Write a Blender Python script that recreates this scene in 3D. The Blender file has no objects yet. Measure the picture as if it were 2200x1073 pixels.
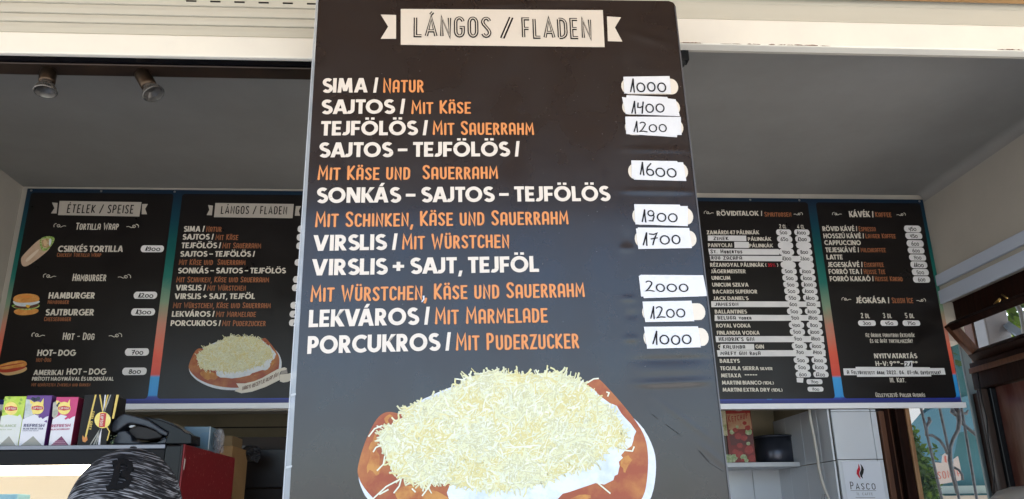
import bpy, bmesh, math, random, unicodedata
from mathutils import Vector, Matrix
from math import sin, cos, pi, radians
random.seed(7)
C = bpy.context.scene.collection
SC = bpy.context.scene

# ------------------------------------------------------------------ camera
CAMZ = 1.6
F_, PIT, YAW, ROL = 1729.85, 0.323673, 0.0645260, 0.0153686
fw = Vector((sin(YAW)*cos(PIT), cos(YAW)*cos(PIT), sin(PIT)))
r0 = Vector((cos(YAW), -sin(YAW), 0)); u0 = fw.cross(r0)*-1
u0 = Vector((-sin(YAW)*sin(PIT), -cos(YAW)*sin(PIT), cos(PIT)))
rt = r0*cos(ROL) - u0*sin(ROL); up = u0*cos(ROL) + r0*sin(ROL)
cd = bpy.data.cameras.new('camera'); cam = bpy.data.objects.new('camera', cd); C.objects.link(cam)
cam.matrix_world = Matrix(((rt.x, up.x, -fw.x, 0), (rt.y, up.y, -fw.y, 0), (rt.z, up.z, -fw.z, CAMZ), (0, 0, 0, 1)))
cd.sensor_width = 36; cd.lens = F_/2200*36; cd.clip_start = .05; cd.clip_end = 3000
SC.camera = cam
# ------------------------------------------------------------------ world, sun, exposure
SUN_EL, SUN_AZ = radians(52), radians(35)      # the sun stands behind the kiosk, to the right
w = bpy.data.worlds.new('World'); SC.world = w; w.use_nodes = True
nt = w.node_tree; sky = nt.nodes.new('ShaderNodeTexSky'); sky.sky_type = 'NISHITA'; sky.sun_disc = False
sky.sun_elevation = SUN_EL; sky.sun_rotation = SUN_AZ; sky.air_density = 1.0; sky.dust_density = 2.0
nt.links.new(sky.outputs[0], nt.nodes['Background'].inputs[0]); nt.nodes['Background'].inputs[1].default_value = .13
sd = bpy.data.lights.new('sun', 'SUN'); sd.energy = 4.5; sd.angle = radians(.5); sd.color = (1, .95, .86)
sun = bpy.data.objects.new('sun', sd); C.objects.link(sun)
sdir = Vector((sin(SUN_AZ)*cos(SUN_EL), cos(SUN_AZ)*cos(SUN_EL), sin(SUN_EL)))
sun.rotation_euler = sdir.to_track_quat('Z', 'Y').to_euler()
SC.view_settings.view_transform = 'Standard'; SC.view_settings.look = 'None'; SC.view_settings.gamma = 1
SC.view_settings.exposure = 2.38
SC.view_settings.use_curve_mapping = False

# ------------------------------------------------------------------ helpers
def ray(px, py): return fw*F_ + rt*(px-1100) - up*(py-536.5)
def PY(px, py, Y):
    d = ray(px, py); t = Y/d.y; return Vector((d.x*t, Y, d.z*t+CAMZ))
def PX(px, py, X):
    d = ray(px, py); t = X/d.x; return Vector((X, d.y*t, d.z*t+CAMZ))
def PZ(px, py, Z):
    d = ray(px, py); t = (Z-CAMZ)/d.z; return Vector((d.x*t, d.y*t, Z))

def lin(c):
    return tuple((v/12.92 if v <= .04045 else ((v+.055)/1.055)**2.4) for v in [x/255 for x in c])
MATS = {}
def mat(name, col, rough=.6, spec=.5, metal=0, noise=None, bump=0, bscale=40, coat=0, emis=None, trans=0, alpha=1, bstretch=None, stretch=None, ior=1.45, rvar=0):
    """col linear rgb; noise=(scale, second colour, low, high)"""
    if name in MATS: return MATS[name]
    m = bpy.data.materials.new(name); m.use_nodes = True; t = m.node_tree; b = t.nodes['Principled BSDF']
    b.inputs['Base Color'].default_value = (*col, 1); b.inputs['Roughness'].default_value = rough
    b.inputs['Specular IOR Level'].default_value = spec; b.inputs['Metallic'].default_value = metal; b.inputs['IOR'].default_value = ior
    b.inputs['Coat Weight'].default_value = coat; b.inputs['Coat Roughness'].default_value = .12
    b.inputs['Transmission Weight'].default_value = trans; b.inputs['Alpha'].default_value = alpha
    if emis: b.inputs['Emission Color'].default_value = (*emis[0], 1); b.inputs['Emission Strength'].default_value = emis[1]
    tc = t.nodes.new('ShaderNodeTexCoord')
    def src(st):
        if not st: return tc.outputs['Object']
        mp = t.nodes.new('ShaderNodeMapping'); mp.inputs['Scale'].default_value = st
        t.links.new(tc.outputs['Object'], mp.inputs[0]); return mp.outputs[0]
    if noise:
        n = t.nodes.new('ShaderNodeTexNoise'); n.inputs['Scale'].default_value = noise[0]; n.inputs['Detail'].default_value = 8
        n.inputs['Roughness'].default_value = .62
        t.links.new(src(stretch), n.inputs['Vector'])
        r = t.nodes.new('ShaderNodeValToRGB'); r.color_ramp.elements[0].position = noise[2]; r.color_ramp.elements[1].position = noise[3]
        r.color_ramp.elements[0].color = (*col, 1); r.color_ramp.elements[1].color = (*noise[1], 1)
        t.links.new(n.outputs[0], r.inputs[0]); t.links.new(r.outputs[0], b.inputs['Base Color'])
    if bump:
        n = t.nodes.new('ShaderNodeTexNoise'); n.inputs['Scale'].default_value = bscale; n.inputs['Detail'].default_value = 5
        t.links.new(src(bstretch), n.inputs['Vector'])
        bp = t.nodes.new('ShaderNodeBump'); bp.inputs['Strength'].default_value = bump; bp.inputs['Distance'].default_value = .002
        t.links.new(n.outputs[0], bp.inputs['Height']); t.links.new(bp.outputs[0], b.inputs['Normal'])
    if rvar:
        n = t.nodes.new('ShaderNodeTexNoise'); n.inputs['Scale'].default_value = 9; n.inputs['Detail'].default_value = 6
        t.links.new(tc.outputs['Object'], n.inputs['Vector'])
        mr = t.nodes.new('ShaderNodeMapRange'); mr.inputs['To Min'].default_value = rough-rvar; mr.inputs['To Max'].default_value = rough+rvar
        mr.inputs['From Min'].default_value = .3; mr.inputs['From Max'].default_value = .7
        t.links.new(n.outputs[0], mr.inputs[0]); t.links.new(mr.outputs[0], b.inputs['Roughness'])
    MATS[name] = m; return m

def mk(name, V, Fc, mats, parent=None, midx=None, smooth=False):
    me = bpy.data.meshes.new(name); me.from_pydata([tuple(v) for v in V], [], Fc)
    for m in (mats if isinstance(mats, (list, tuple)) else [mats]): me.materials.append(m)
    if midx: me.polygons.foreach_set('material_index', midx)
    if smooth: me.polygons.foreach_set('use_smooth', [True]*len(me.polygons))
    me.update()
    o = bpy.data.objects.new(name, me); C.objects.link(o)
    if parent: o.parent = parent
    return o
def tag(o, label, cat, group=None):
    o['label'] = label; o['category'] = cat
    if group: o['group'] = group
    return o
def struct(o, kind='structure'): o['kind'] = kind; return o
def thing(name, label, cat, loc=(0, 0, 0), group=None, rot=(0, 0, 0)):
    o = bpy.data.objects.new(name, None); C.objects.link(o); o.location = loc; o.rotation_euler = rot
    o.empty_display_size = .05
    return tag(o, label, cat, group)

class MB:
    def __init__(s, org=(0, 0, 0)): s.V = []; s.F = []; s.M = []; s.o = Vector(org)
    def add(s, V, Fc, m=0):
        k = len(s.V); s.V += [Vector(v)-s.o for v in V]; s.F += [tuple(i+k for i in f) for f in Fc]; s.M += [m]*len(Fc); return s
    def box(s, a, b, m=0):
        x0, y0, z0 = a; x1, y1, z1 = b
        V = [(x, y, z) for x in (x0, x1) for y in (y0, y1) for z in (z0, z1)]
        return s.add(V, [(0, 1, 3, 2), (4, 6, 7, 5), (0, 4, 5, 1), (2, 3, 7, 6), (0, 2, 6, 4), (1, 5, 7, 3)], m)
    def prism(s, P, d, m=0):
        """polygon points P (3D), extruded by vector d"""
        n = len(P); d = Vector(d); V = [Vector(p) for p in P] + [Vector(p)+d for p in P]
        return s.add(V, [tuple(range(n)), tuple(reversed(range(n, 2*n)))] + [(i, i+n, (i+1) % n + n, (i+1) % n) for i in range(n)], m)
    def tube(s, pts, r, n=10, m=0, cap=True):
        pts = [Vector(p) for p in pts]; R = r if isinstance(r, (list, tuple)) else [r]*len(pts); V = []; Fc = []
        ref = None
        for i, p in enumerate(pts):
            a = pts[max(i-1, 0)]; b = pts[min(i+1, len(pts)-1)]; t = (b-a).normalized()
            if ref is None: ref = Vector((0, 0, 1)) if abs(t.z) < .9 else Vector((1, 0, 0))
            x = t.cross(ref).normalized(); y = t.cross(x).normalized(); ref = y*-1 if False else x.cross(t)
            for k in range(n): V.append(p + (x*cos(2*pi*k/n) + y*sin(2*pi*k/n))*R[i])
        for i in range(len(pts)-1):
            for k in range(n): Fc.append((i*n+k, i*n+(k+1) % n, (i+1)*n+(k+1) % n, (i+1)*n+k))
        if cap: Fc += [tuple(reversed(range(n))), tuple(range(len(V)-n, len(V)))]
        return s.add(V, Fc, m)
    def lathe(s, prof, c=(0, 0, 0), n=24, m=0, mtx=None):
        V = []; Fc = []; c = Vector(c)
        for r, z in prof:
            for k in range(n):
                v = Vector((r*cos(2*pi*k/n), r*sin(2*pi*k/n), z)); v = (mtx @ v) if mtx else v; V.append(v+c)
        for i in range(len(prof)-1):
            for k in range(n): Fc.append((i*n+k, i*n+(k+1) % n, (i+1)*n+(k+1) % n, (i+1)*n+k))
        return s.add(V, Fc, m)
    def build(s, name, mats, parent=None, smooth=False, bevel=0):
        o = mk(name, s.V, s.F, mats, parent, s.M, smooth)
        if parent is None and s.o.length: o.location = s.o
        if bevel:
            b = o.modifiers.new('bevel', 'BEVEL'); b.width = bevel; b.segments = 2; b.limit_method = 'ANGLE'
        return o
def fixn(o):
    bm = bmesh.new(); bm.from_mesh(o.data); bmesh.ops.recalc_face_normals(bm, faces=bm.faces); bm.to_mesh(o.data); bm.free(); return o

# ------------------------------------------------------------------ lettering engine: glyphs as strokes and polygons
def arc(cx, cy, rx, ry, a0, a1, n=12): return [(cx+rx*cos(radians(a0+(a1-a0)*i/n)), cy+ry*sin(radians(a0+(a1-a0)*i/n))) for i in range(n+1)]
def ribbon(P, w, closed=False, cap='butt'):
    P = [p for i, p in enumerate(P) if i == 0 or math.dist(p, P[i-1]) > 1e-6]
    if closed and math.dist(P[0], P[-1]) < 1e-5: P = P[:-1]
    n = len(P); h = w/2; L = []; R = []
    for i in range(n):
        if closed: a, b = P[i-1], P[(i+1) % n]
        else: a, b = (P[i-1] if i else None), (P[i+1] if i < n-1 else None)
        def nrm(p, q): d = math.dist(p, q) or 1; return (-(q[1]-p[1])/d, (q[0]-p[0])/d)
        if a and b:
            n1, n2 = nrm(a, P[i]), nrm(P[i], b); sx, sy = n1[0]+n2[0], n1[1]+n2[1]; l = math.hypot(sx, sy) or 1; sx, sy = sx/l, sy/l
            k = min(1/max(sx*n1[0]+sy*n1[1], .3), 2.2); nn = (sx*k, sy*k)
        else: nn = nrm(P[i], b) if b else nrm(a, P[i])
        L.append((P[i][0]+nn[0]*h, P[i][1]+nn[1]*h)); R.append((P[i][0]-nn[0]*h, P[i][1]-nn[1]*h))
    quads = [[L[i], L[(i+1) % n], R[(i+1) % n], R[i]] for i in range(n if closed else n-1)]
    if cap == 'round' and not closed:
        for p, q in ((P[0], P[1]), (P[-1], P[-2])):
            a = math.degrees(math.atan2(p[1]-q[1], p[0]-q[0])); quads.append(arc(p[0], p[1], h, h, a-90, a+90, 6))
    return quads
# --- bold geometric capitals: prims R rectangle, D diagonal with horizontal cuts, S ribbon
SW = .215; HW = SW/2
def bR(x0, y0, x1, y1): return ('P', [(x0, y0), (x1, y0), (x1, y1), (x0, y1)])
def bD(xb, xt, y0=0, y1=1, w=.235): return ('P', [(xb-w/2, y0), (xb+w/2, y0), (xt+w/2, y1), (xt-w/2, y1)])
def bS(P, closed=False, w=SW): return ('S', P, w, closed)
O_ = [bS(arc(.48, .5, .48-HW, .5-HW+.01, 0, 360, 28), True)]
SS = arc(.32, .73, .2, .17, 20, 90, 5)[:] + arc(.3, .73, .185, .17, 90, 270, 9)[1:] 
Sg = [bS(arc(.31, .725, .215, .175, 35, 90, 5) + arc(.31, .715, .19, .185, 90, 250, 9)[1:] + arc(.33, .285, .205, .195, 70, -90, 10) + arc(.33, .285, .23, .195, -90, -150, 5)[1:])]
BOLD = {
 'A': (.84, [bD(.12, .40), bD(.72, .44), bR(.24, .2, .6, .38)]),
 'B': (.62, [bR(0, 0, SW, 1), bS([(.1, 1-HW), (.3, 1-HW)]+arc(.3, .735, .165, .1575, 90, -90, 8)+[(.1, .5775)]), bS([(.1, .53), (.34, .53)]+arc(.33, .32, .19, .2125, 90, -90, 8)+[(.1, HW)])]),
 'C': (.76, [bS(arc(.48, .5, .48-HW, .51-HW, 48, 312, 22))]),
 'D': (.74, [bR(0, 0, SW, 1), bS([(.1, 1-HW), (.26, 1-HW)]+arc(.26, .5, .37, .5-HW, 90, -90, 14)+[(.1, HW)])]),
 'E': (.54, [bR(0, 0, SW, 1), bR(.1, 1-SW*.93, .52, 1), bR(.1, .4, .48, .59), bR(.1, 0, .52, SW*.93)]),
 'F': (.52, [bR(0, 0, SW, 1), bR(.1, 1-SW*.93, .52, 1), bR(.1, .37, .48, .56)]),
 'G': (.9, [bS(arc(.48, .5, .48-HW, .51-HW, 45, 360, 24)), bR(.5, .4, .96, .58)]),
 'H': (.72, [bR(0, 0, SW, 1), bR(.72-SW, 0, .72, 1), bR(.1, .4, .62, .6)]),
 'I': (SW, [bR(0, 0, SW, 1)]),
 'J': (.42, [bS([(.42-HW, 1), (.42-HW, .32)]+arc(.42-HW-.185, .3, .185, .3-HW, 0, -120, 9))]),
 'K': (.7, [bR(0, 0, SW, 1), ('P', [(.15, .42), (.44, 1), (.7, 1), (.3, .44)]) if 0 else ('P', [(.2, .38), (.46, 1), (.73, 1), (.38, .55), (.2, .5)]), ('P', [(.2, .56), (.36, .66), (.74, 0), (.46, 0), (.2, .42)])]),
 'L': (.5, [bR(0, 0, SW, 1), bR(.1, 0, .5, SW*.93)]),
 'M': (.94, [bD(.12, .2, w=.22), bD(.82, .74, w=.22), bD(.47, .21, .1, 1, .23), bD(.47, .73, .1, 1, .23)]),
 'N': (.76, [bR(0, 0, SW, 1), bR(.76-SW, 0, .76, 1), bD(.63, .13, 0, 1, .26)]),
 'O': (.96, O_),
 'P': (.58, [bR(0, 0, SW, 1), bS([(.1, 1-HW), (.28, 1-HW)]+arc(.28, .66, .2, .2325, 90, -90, 10)+[(.1, .4275)])]),
 'Q': (.96, O_+[bD(.86, .58, -.02, .36, .24)]),
 'R': (.64, [bR(0, 0, SW, 1), bS([(.1, 1-HW), (.29, 1-HW)]+arc(.29, .675, .19, .2175, 90, -90, 10)+[(.1, .4575)]), bD(.52, .27, 0, .45, .25)]),
 'S': (.58, Sg), 'T': (.56, [bR(.28-HW, 0, .28+HW, 1), bR(0, 1-SW*.93, .56, 1)]),
 'U': (.72, [bS([(HW, 1), (HW, .38)]+arc(.36, .36, .36-HW, .37-HW, 180, 360, 14)+[(.72-HW, 1)])]),
 'V': (.84, [bD(.4, .12), bD(.44, .72)]),
 'W': (1.2, [bD(.34, .12), bD(.38, .6, w=.22), bD(.82, .6, w=.22), bD(.86, 1.08)]),
 'X': (.76, [bD(.13, .63), bD(.63, .13)]), 'Y': (.76, [bR(.38-HW, 0, .38+HW, .45), bD(.36, .12, .38, 1, .24), bD(.4, .64, .38, 1, .24)]),
 'Z': (.62, [bR(0, 0, .62, SW*.9), bR(0, 1-SW*.9, .62, 1), bD(.14, .48, .1, .9, .28)]),
 '/': (.3, [bD(.1, .22, -.02, 1.03, .18)]), '–': (.54, [bR(0, .38, .54, .56)]), '-': (.36, [bR(0, .4, .36, .56)]),
 '+': (.6, [bR(0, .39, .6, .57), bR(.2, .2, .4, .76)]), ',': (.22, [bD(.08, .16, -.2, .16, .16)]), '.': (.2, [bR(0, 0, .2, .2)]),
 ':': (.2, [bR(0, .1, .2, .28), bR(0, .55, .2, .73)]), "'": (.16, [bR(0, .7, .14, 1)]), '!': (.2, [bR(0, .32, .18, 1), bR(0, 0, .18, .2)]),
 '(': (.26, [bS(arc(.42, .45, .34, .6, 125, 235, 8), w=.15)]), ')': (.26, [bS(arc(-.16, .45, .34, .6, 55, -55, 8), w=.15)]),
 '*': (.36, [bR(0, .32, .3, .62)]),
 '1': (.34, [bR(.13, 0, .33, 1), bD(.06, .18, .66, 1, .2)]), '4': (.7, [bR(.4, 0, .6, 1), bR(0, .2, .7, .38), bD(.12, .44, .3, 1, .22)]),
 '7': (.6, [bR(0, .8, .6, 1), bD(.22, .5, 0, .9, .22)]), '9': (.66, [bS(arc(.33, .68, .33-HW, .22, 0, 360, 18), True), bD(.26, .52, 0, .6, .22)]),
 '3': (.56, [bS(arc(.25, .74, .2, .16, 140, -90, 9)), bS(arc(.25, .3, .22, .2, 90, -140, 9))]), '5': (.56, [bR(.05, .8, .5, 1), bR(.05, .5, .23, 1), bS(arc(.25, .32, .22, .22, 110, -140, 10))]),
 '%': (.9, [bD(.3, .6, 0, 1, .14), bS(arc(.18, .78, .12, .14, 0, 360, 10), True, .1), bS(arc(.72, .22, .12, .14, 0, 360, 10), True, .1)]),
 'o': (.42, [bS(arc(.2, .78, .13, .14, 0, 360, 12), True, .15)]),
}
# --- condensed monoline letters
CW = .135
def st(*P): return ('S', list(P), None, False)
def sp(P, closed=False): return ('S', P, None, closed)
k_ = .065
COND = {
 'A': (.44, [sp([(.065, .065), (.065, .72)]+arc(.22, .75, .155, .19, 180, 0, 8)+[(.375, .065)]), st((.08, .36), (.37, .36))]),
 'a': (.5, [st((.055, .065), (.25, .95), (.445, .065)), st((.13, .3), (.37, .3))]),
 'B': (.42, [st((.065, .065), (.065, .935)), sp([(.065, .935), (.2, .935)]+arc(.2, .73, .14, .205, 90, -90, 7)+[(.09, .525)]), sp([(.09, .525), (.2, .525)]+arc(.2, .295, .155, .23, 90, -90, 7)+[(.065, .065)])]),
 'C': (.4, [sp(arc(.22, .72, .155, .215, 20, 180, 8)+arc(.22, .28, .155, .215, 180, 340, 8))]),
 'D': (.43, [st((.065, .065), (.065, .935)), sp([(.065, .935), (.14, .935)]+arc(.16, .68, .205, .255, 90, 0, 6)+arc(.16, .32, .205, .255, 0, -90, 6)+[(.065, .065)])]),
 'E': (.38, [st((.34, .935), (.065, .935), (.065, .065), (.34, .065)), st((.08, .5), (.3, .5))]),
 'F': (.36, [st((.34, .935), (.065, .935), (.065, .065)), st((.08, .48), (.3, .48))]),
 'G': (.44, [sp(arc(.22, .72, .155, .215, 15, 180, 8)+arc(.22, .28, .155, .215, 180, 360, 8)+[(.375, .48), (.23, .48)])]),
 'H': (.44, [st((.065, .065), (.065, .935)), st((.375, .065), (.375, .935)), st((.08, .5), (.36, .5))]),
 'I': (.13, [st((.065, .065), (.065, .935))]),
 'J': (.34, [sp([(.275, .935), (.275, .26)]+arc(.14, .25, .135, .185, 0, -140, 7))]),
 'K': (.42, [st((.065, .065), (.065, .935)), st((.36, .935), (.1, .47), (.375, .065))]),
 'L': (.34, [st((.065, .935), (.065, .065), (.32, .065))]),
 'M': (.56, [st((.055, .065), (.085, .935), (.28, .35), (.475, .935), (.505, .065))]),
 'N': (.45, [st((.065, .065), (.065, .935), (.385, .065), (.385, .935))]),
 'O': (.44, [sp(arc(.22, .7, .155, .235, 0, 180, 9)+arc(.22, .3, .155, .235, 180, 360, 9), True)]),
 'P': (.4, [st((.065, .065), (.065, .935)), sp([(.065, .935), (.18, .935)]+arc(.18, .7, .15, .235, 90, -90, 8)+[(.08, .465)])]),
 'R': (.42, [st((.065, .065), (.065, .935)), sp([(.065, .935), (.18, .935)]+arc(.18, .72, .15, .215, 90, -90, 8)+[(.08, .505)]), st((.2, .5), (.365, .065))]),
 'S': (.4, [sp(arc(.21, .74, .145, .195, 20, 180, 8)+[(.1, .64), (.3, .38)]+arc(.2, .26, .145, .195, 0, -160, 8))]),
 'T': (.4, [st((.2, .065), (.2, .935)), st((.03, .935), (.37, .935))]),
 'U': (.43, [sp([(.065, .935), (.065, .28)]+arc(.215, .27, .15, .205, 180, 360, 9)+[(.365, .935)])]),
 'V': (.44, [st((.05, .935), (.22, .065), (.39, .935))]), 'W': (.62, [st((.05, .935), (.17, .065), (.31, .7), (.45, .065), (.57, .935))]),
 'X': (.42, [st((.05, .065), (.37, .935)), st((.05, .935), (.37, .065))]), 'Y': (.42, [st((.05, .935), (.21, .5), (.37, .935)), st((.21, .5), (.21, .065))]),
 'Z': (.4, [st((.05, .935), (.35, .935), (.05, .065), (.36, .065))]),
 ',': (.12, [st((.09, .07), (.03, -.16))]), '.': (.12, [st((.06, .07), (.06, .065))]), '-': (.26, [st((.03, .48), (.23, .48))]), '–': (.4, [st((.03, .5), (.37, .5))]),
 ':': (.12, [st((.06, .2), (.06, .21)), st((.06, .65), (.06, .66))]), '/': (.36, [st((.03, 0), (.33, 1))]), '!': (.12, [st((.06, .35), (.06, .95)), st((.06, .07), (.06, .075))]),
 "'": (.1, [st((.05, .75), (.05, .95))]), '(': (.2, [sp(arc(.3, .5, .22, .55, 130, 230, 7))]), ')': (.2, [sp(arc(-.1, .5, .22, .55, 50, -50, 7))]),
 '0': (.42, [sp(arc(.21, .7, .145, .235, 0, 180, 9)+arc(.21, .3, .145, .235, 180, 360, 9), True)]),
 '1': (.24, [st((.03, .75), (.16, .935), (.16, .065))]), '2': (.4, [sp(arc(.2, .74, .14, .195, 170, -20, 8)+[(.05, .065), (.36, .065)])]),
 '3': (.4, [sp(arc(.19, .74, .14, .195, 150, -80, 8)), sp(arc(.19, .28, .15, .215, 80, -150, 8))]), '4': (.42, [st((.3, .065), (.3, .935), (.04, .3), (.39, .3))]),
 '5': (.4, [sp([(.34, .935), (.09, .935), (.07, .56)]+arc(.2, .32, .15, .25, 110, -140, 9))]), '6': (.42, [sp([(.32, .9), (.14, .6)]+arc(.21, .27, .145, .205, 160, 520, 12))]),
 '7': (.38, [st((.04, .935), (.34, .935), (.14, .065))]), '8': (.42, [sp(arc(.21, .73, .125, .2, 0, 360, 12), True), sp(arc(.21, .28, .15, .215, 0, 360, 12), True)]),
 '9': (.42, [sp(arc(.21, .7, .145, .22, 0, 360, 12)+[(.3, .3), (.16, .065)])]),
}
# --- felt pen digits
HAND = {
 '1': (.36, [sp([(.02, .05), (.13, .4), (.3, 1)]), sp([(.3, 1), (.27, .5), (.26, .0)])]),
 '0': (.66, [sp(arc(.32, .34, .27, .33, 70, 435, 18))]),
 '2': (.6, [sp(arc(.24, .74, .2, .2, 150, -35, 8)+[(.2, .24), (.02, .05), (.3, .1), (.56, .04)])]),
 '4': (.5, [sp([(.08, .78), (.04, .42), (.2, .4), (.4, .5)]), sp([(.46, .86), (.4, .4), (.34, -.06)])]),
 '6': (.56, [sp([(.42, .96), (.16, .66), (.06, .32)]+arc(.28, .26, .22, .24, 180, 500, 12))]),
 '7': (.56, [sp([(.04, .86), (.3, .82), (.5, .92), (.34, .5), (.22, .0)]), sp([(.14, .46), (.5, .54)])]),
 '9': (.54, [sp(arc(.26, .7, .2, .22, 30, 380, 12)+[(.44, .4), (.3, .06), (.08, .1)])]),
 '8': (.54, [sp(arc(.26, .72, .17, .2, 0, 360, 12), True), sp(arc(.26, .26, .21, .24, 0, 360, 12), True)]),
 '3': (.5, [sp(arc(.2, .74, .18, .2, 150, -70, 8)), sp(arc(.2, .27, .22, .26, 80, -150, 8))]),
 '5': (.54, [sp([(.46, .92), (.14, .9), (.1, .55)]+arc(.26, .3, .21, .26, 110, -140, 9))]),
}
def decomp(ch):
    d = unicodedata.normalize('NFD', ch); return d[0], (d[1] if len(d) > 1 else None)
def layout(text, font, style, rng=None, thick=None):
    """returns list of polygons in em units (0..W, 0..1) and W"""
    out = []; x = 0
    gap = {'bold': .06, 'cond': .1, 'title': .13, 'hand': .08, 'handl': .16}[style]
    spc = {'bold': .26, 'cond': .3, 'title': .32, 'hand': .3, 'handl': .4}[style]
    inner = []; prev = ''
    KERN = {'AJ': -.1, 'AT': -.1, 'LT': -.08, 'LV': -.08, 'VÁ': -.16, 'KV': -.05, 'KÁ': -.08, 'TO': -.05, 'TA': -.1, 'RT': -.03, 'OV': -.03, 'YA': -.06}
    for ch in text:
        if font is BOLD and prev+ch in KERN: x += KERN[prev+ch]
        if ch == ' ': prev = ' '
        if ch == ' ': x += spc; continue
        base, acc = decomp(ch); sc = 1; dy = 0
        if base == 'ı': base = 'I'
        if style in ('cond',) and base.islower(): sc = .86
        if style == 'handl' and base.islower(): sc = .72
        key = base if (base == 'o' and style == 'bold' and font is BOLD) else base.upper()
        if style == 'title' and base == 'A': key = 'a'
        if key not in font: x += spc; continue
        gw, prims = font[key]; jx = jy = 0; rot = 0; ws = 1
        if rng and style in ('hand', 'handl'):
            jy = rng.uniform(-.04, .04); rot = rng.uniform(-.07, .07); ws = rng.uniform(.92, 1.08)
        elif rng and style == 'cond': jy = rng.uniform(-.012, .012); rot = rng.uniform(-.015, .015)
        yc = .5*sc
        def tr(p):
            px = p[0]*sc*ws; py = p[1]*sc; return (x+px - rot*(py-yc), py+jy + rot*(px-gw*sc/2))
        acc_pr = []
        cx = gw/2
        if acc:
            if font is BOLD:
                if acc == '\u0308': acc_pr = [bR(cx-.26, 1.09, cx-.06, 1.24), bR(cx+.06, 1.09, cx+.26, 1.24)]
                elif acc == '\u0301': acc_pr = [bD(cx-.03, cx+.1, 1.06, 1.28, .19)]
                elif acc == '\u030b': acc_pr = [bD(cx-.12, cx-.02, 1.06, 1.28, .14), bD(cx+.08, cx+.2, 1.06, 1.28, .14)]
            else:
                if acc == '\u0308': acc_pr = [st((cx-.1, 1.12), (cx-.099, 1.14)), st((cx+.1, 1.12), (cx+.101, 1.14))]
                elif acc == '\u0301': acc_pr = [st((cx-.02, 1.08), (cx+.07, 1.2))]
                elif acc == '\u030b': acc_pr = [st((cx-.1, 1.08), (cx-.03, 1.2)), st((cx+.06, 1.08), (cx+.13, 1.2))]
        for pr in list(prims)+acc_pr:
            if pr[0] == 'P': out.append([tr(p) for p in pr[1]])
            else:
                P = [tr(p) for p in pr[1]]
                if font is BOLD: out += ribbon(P, pr[2], pr[3])
                elif style == 'title':
                    out += ribbon(P, thick or .15, pr[3]); inner += [q for q in ribbon(P, .042, pr[3])]
                else:
                    wd = {'cond': CW*(.97 if sc == 1 else .95), 'hand': .098, 'handl': .1}[style]*(thick or 1)
                    out += ribbon(P, wd, pr[3], 'round')
        x += gw*sc*ws + gap; prev = ch
    return out, inner, x-gap

class Panel:
    """a flat panel: an Empty with local axes u (right), v (up), out = -Y"""
    def __init__(s, name, label, cat, Y, px, py, theta=0, group=None):
        s.Y = Y; s.org = PY(px, py, Y); s.th = theta
        s.root = thing(name, label, cat, s.org, group, (0, -theta, 0)); s.hf = lambda u, v: 0
    def uv(s, px, py):
        p = PY(px, py, s.Y)-s.org; c, q = cos(s.th), sin(s.th); return (p.x*c + p.z*q, -p.x*q + p.z*c)
    def P3(s, u, v, n): return (u, -n-s.hf(u, v), v)
    def flat(s, name, polys, n, m, parent=None, dn=3e-5, midx=None, thick=0):
        V = []; Fc = []
        for i, P in enumerate(polys):
            k = len(V); V += [s.P3(a, b, n+dn*(i % 23)) for a, b in P]; Fc.append(tuple(range(k, k+len(P))))
            if thick:
                k2 = len(V); V += [s.P3(a, b, n-thick) for a, b in P]; q = len(P)
                Fc += [(k+j, k+(j+1) % q, k2+(j+1) % q, k2+j) for j in range(q)]
        return mk(name, V, Fc, m, parent or s.root, midx)
    def poly(s, name, pts, n, m, parent=None, thick=.0003): return s.flat(name, [[s.uv(*p) for p in pts]], n, m, parent, thick=thick)
    def text(s, txt, style, x0, y0, x1, y1, h, m, n=.0004, parent=None, name='lettering', minner=None, seed=None):
        font = {'bold': BOLD, 'cond': COND, 'title': COND, 'hand': HAND, 'handl': COND}[style]
        polys, inner, W = layout(txt, font, style, random.Random(seed if seed is not None else len(txt)*7+ord(txt[0])), thick=(.12 if h < 25 else .15) if style == 'title' else (1.55 if h < 12 and style in ('hand', 'handl') else 1))
        if h < 25: minner = None
        A = s.uv(x0, y0); B = s.uv(x1, y1); T = s.uv(x0, y0-h); H = T[1]-A[1]
        # width per em: fit the measured length; heights fixed
        dx = ((B[0]-A[0])/W, (B[1]-A[1])/W)
        f = lambda p: (A[0]+dx[0]*p[0], A[1]+dx[1]*p[0]+H*p[1])
        o = s.flat(name, [[f(p) for p in P] for P in polys], n, m, parent)
        if minner: s.flat('lettering_inline', [[f(p) for p in P] for P in inner], n+.0009, minner, o)
        return o
    def pill(s, x0, y0, x1, y1, n, m, parent=None, name='price_field', rough=0, skew=0):
        a = s.uv(x0, y1); b = s.uv(x1, y0); r = (b[1]-a[1])/2*.98; rx = r*.8; P = []
        for cx, cy, a0 in ((b[0]-rx, b[1]-r, 0), (a[0]+rx, b[1]-r, 90), (a[0]+rx, a[1]+r, 180), (b[0]-rx, a[1]+r, 270)):
            P += arc(cx, cy, rx, r, a0, a0+90, 5)
        if rough: P = [(p[0]+random.uniform(-rough, rough), p[1]+random.uniform(-rough, rough)) for p in P]
        return s.flat(name, [P], n, m, parent, thick=.0003)

exec_parts = []
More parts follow.
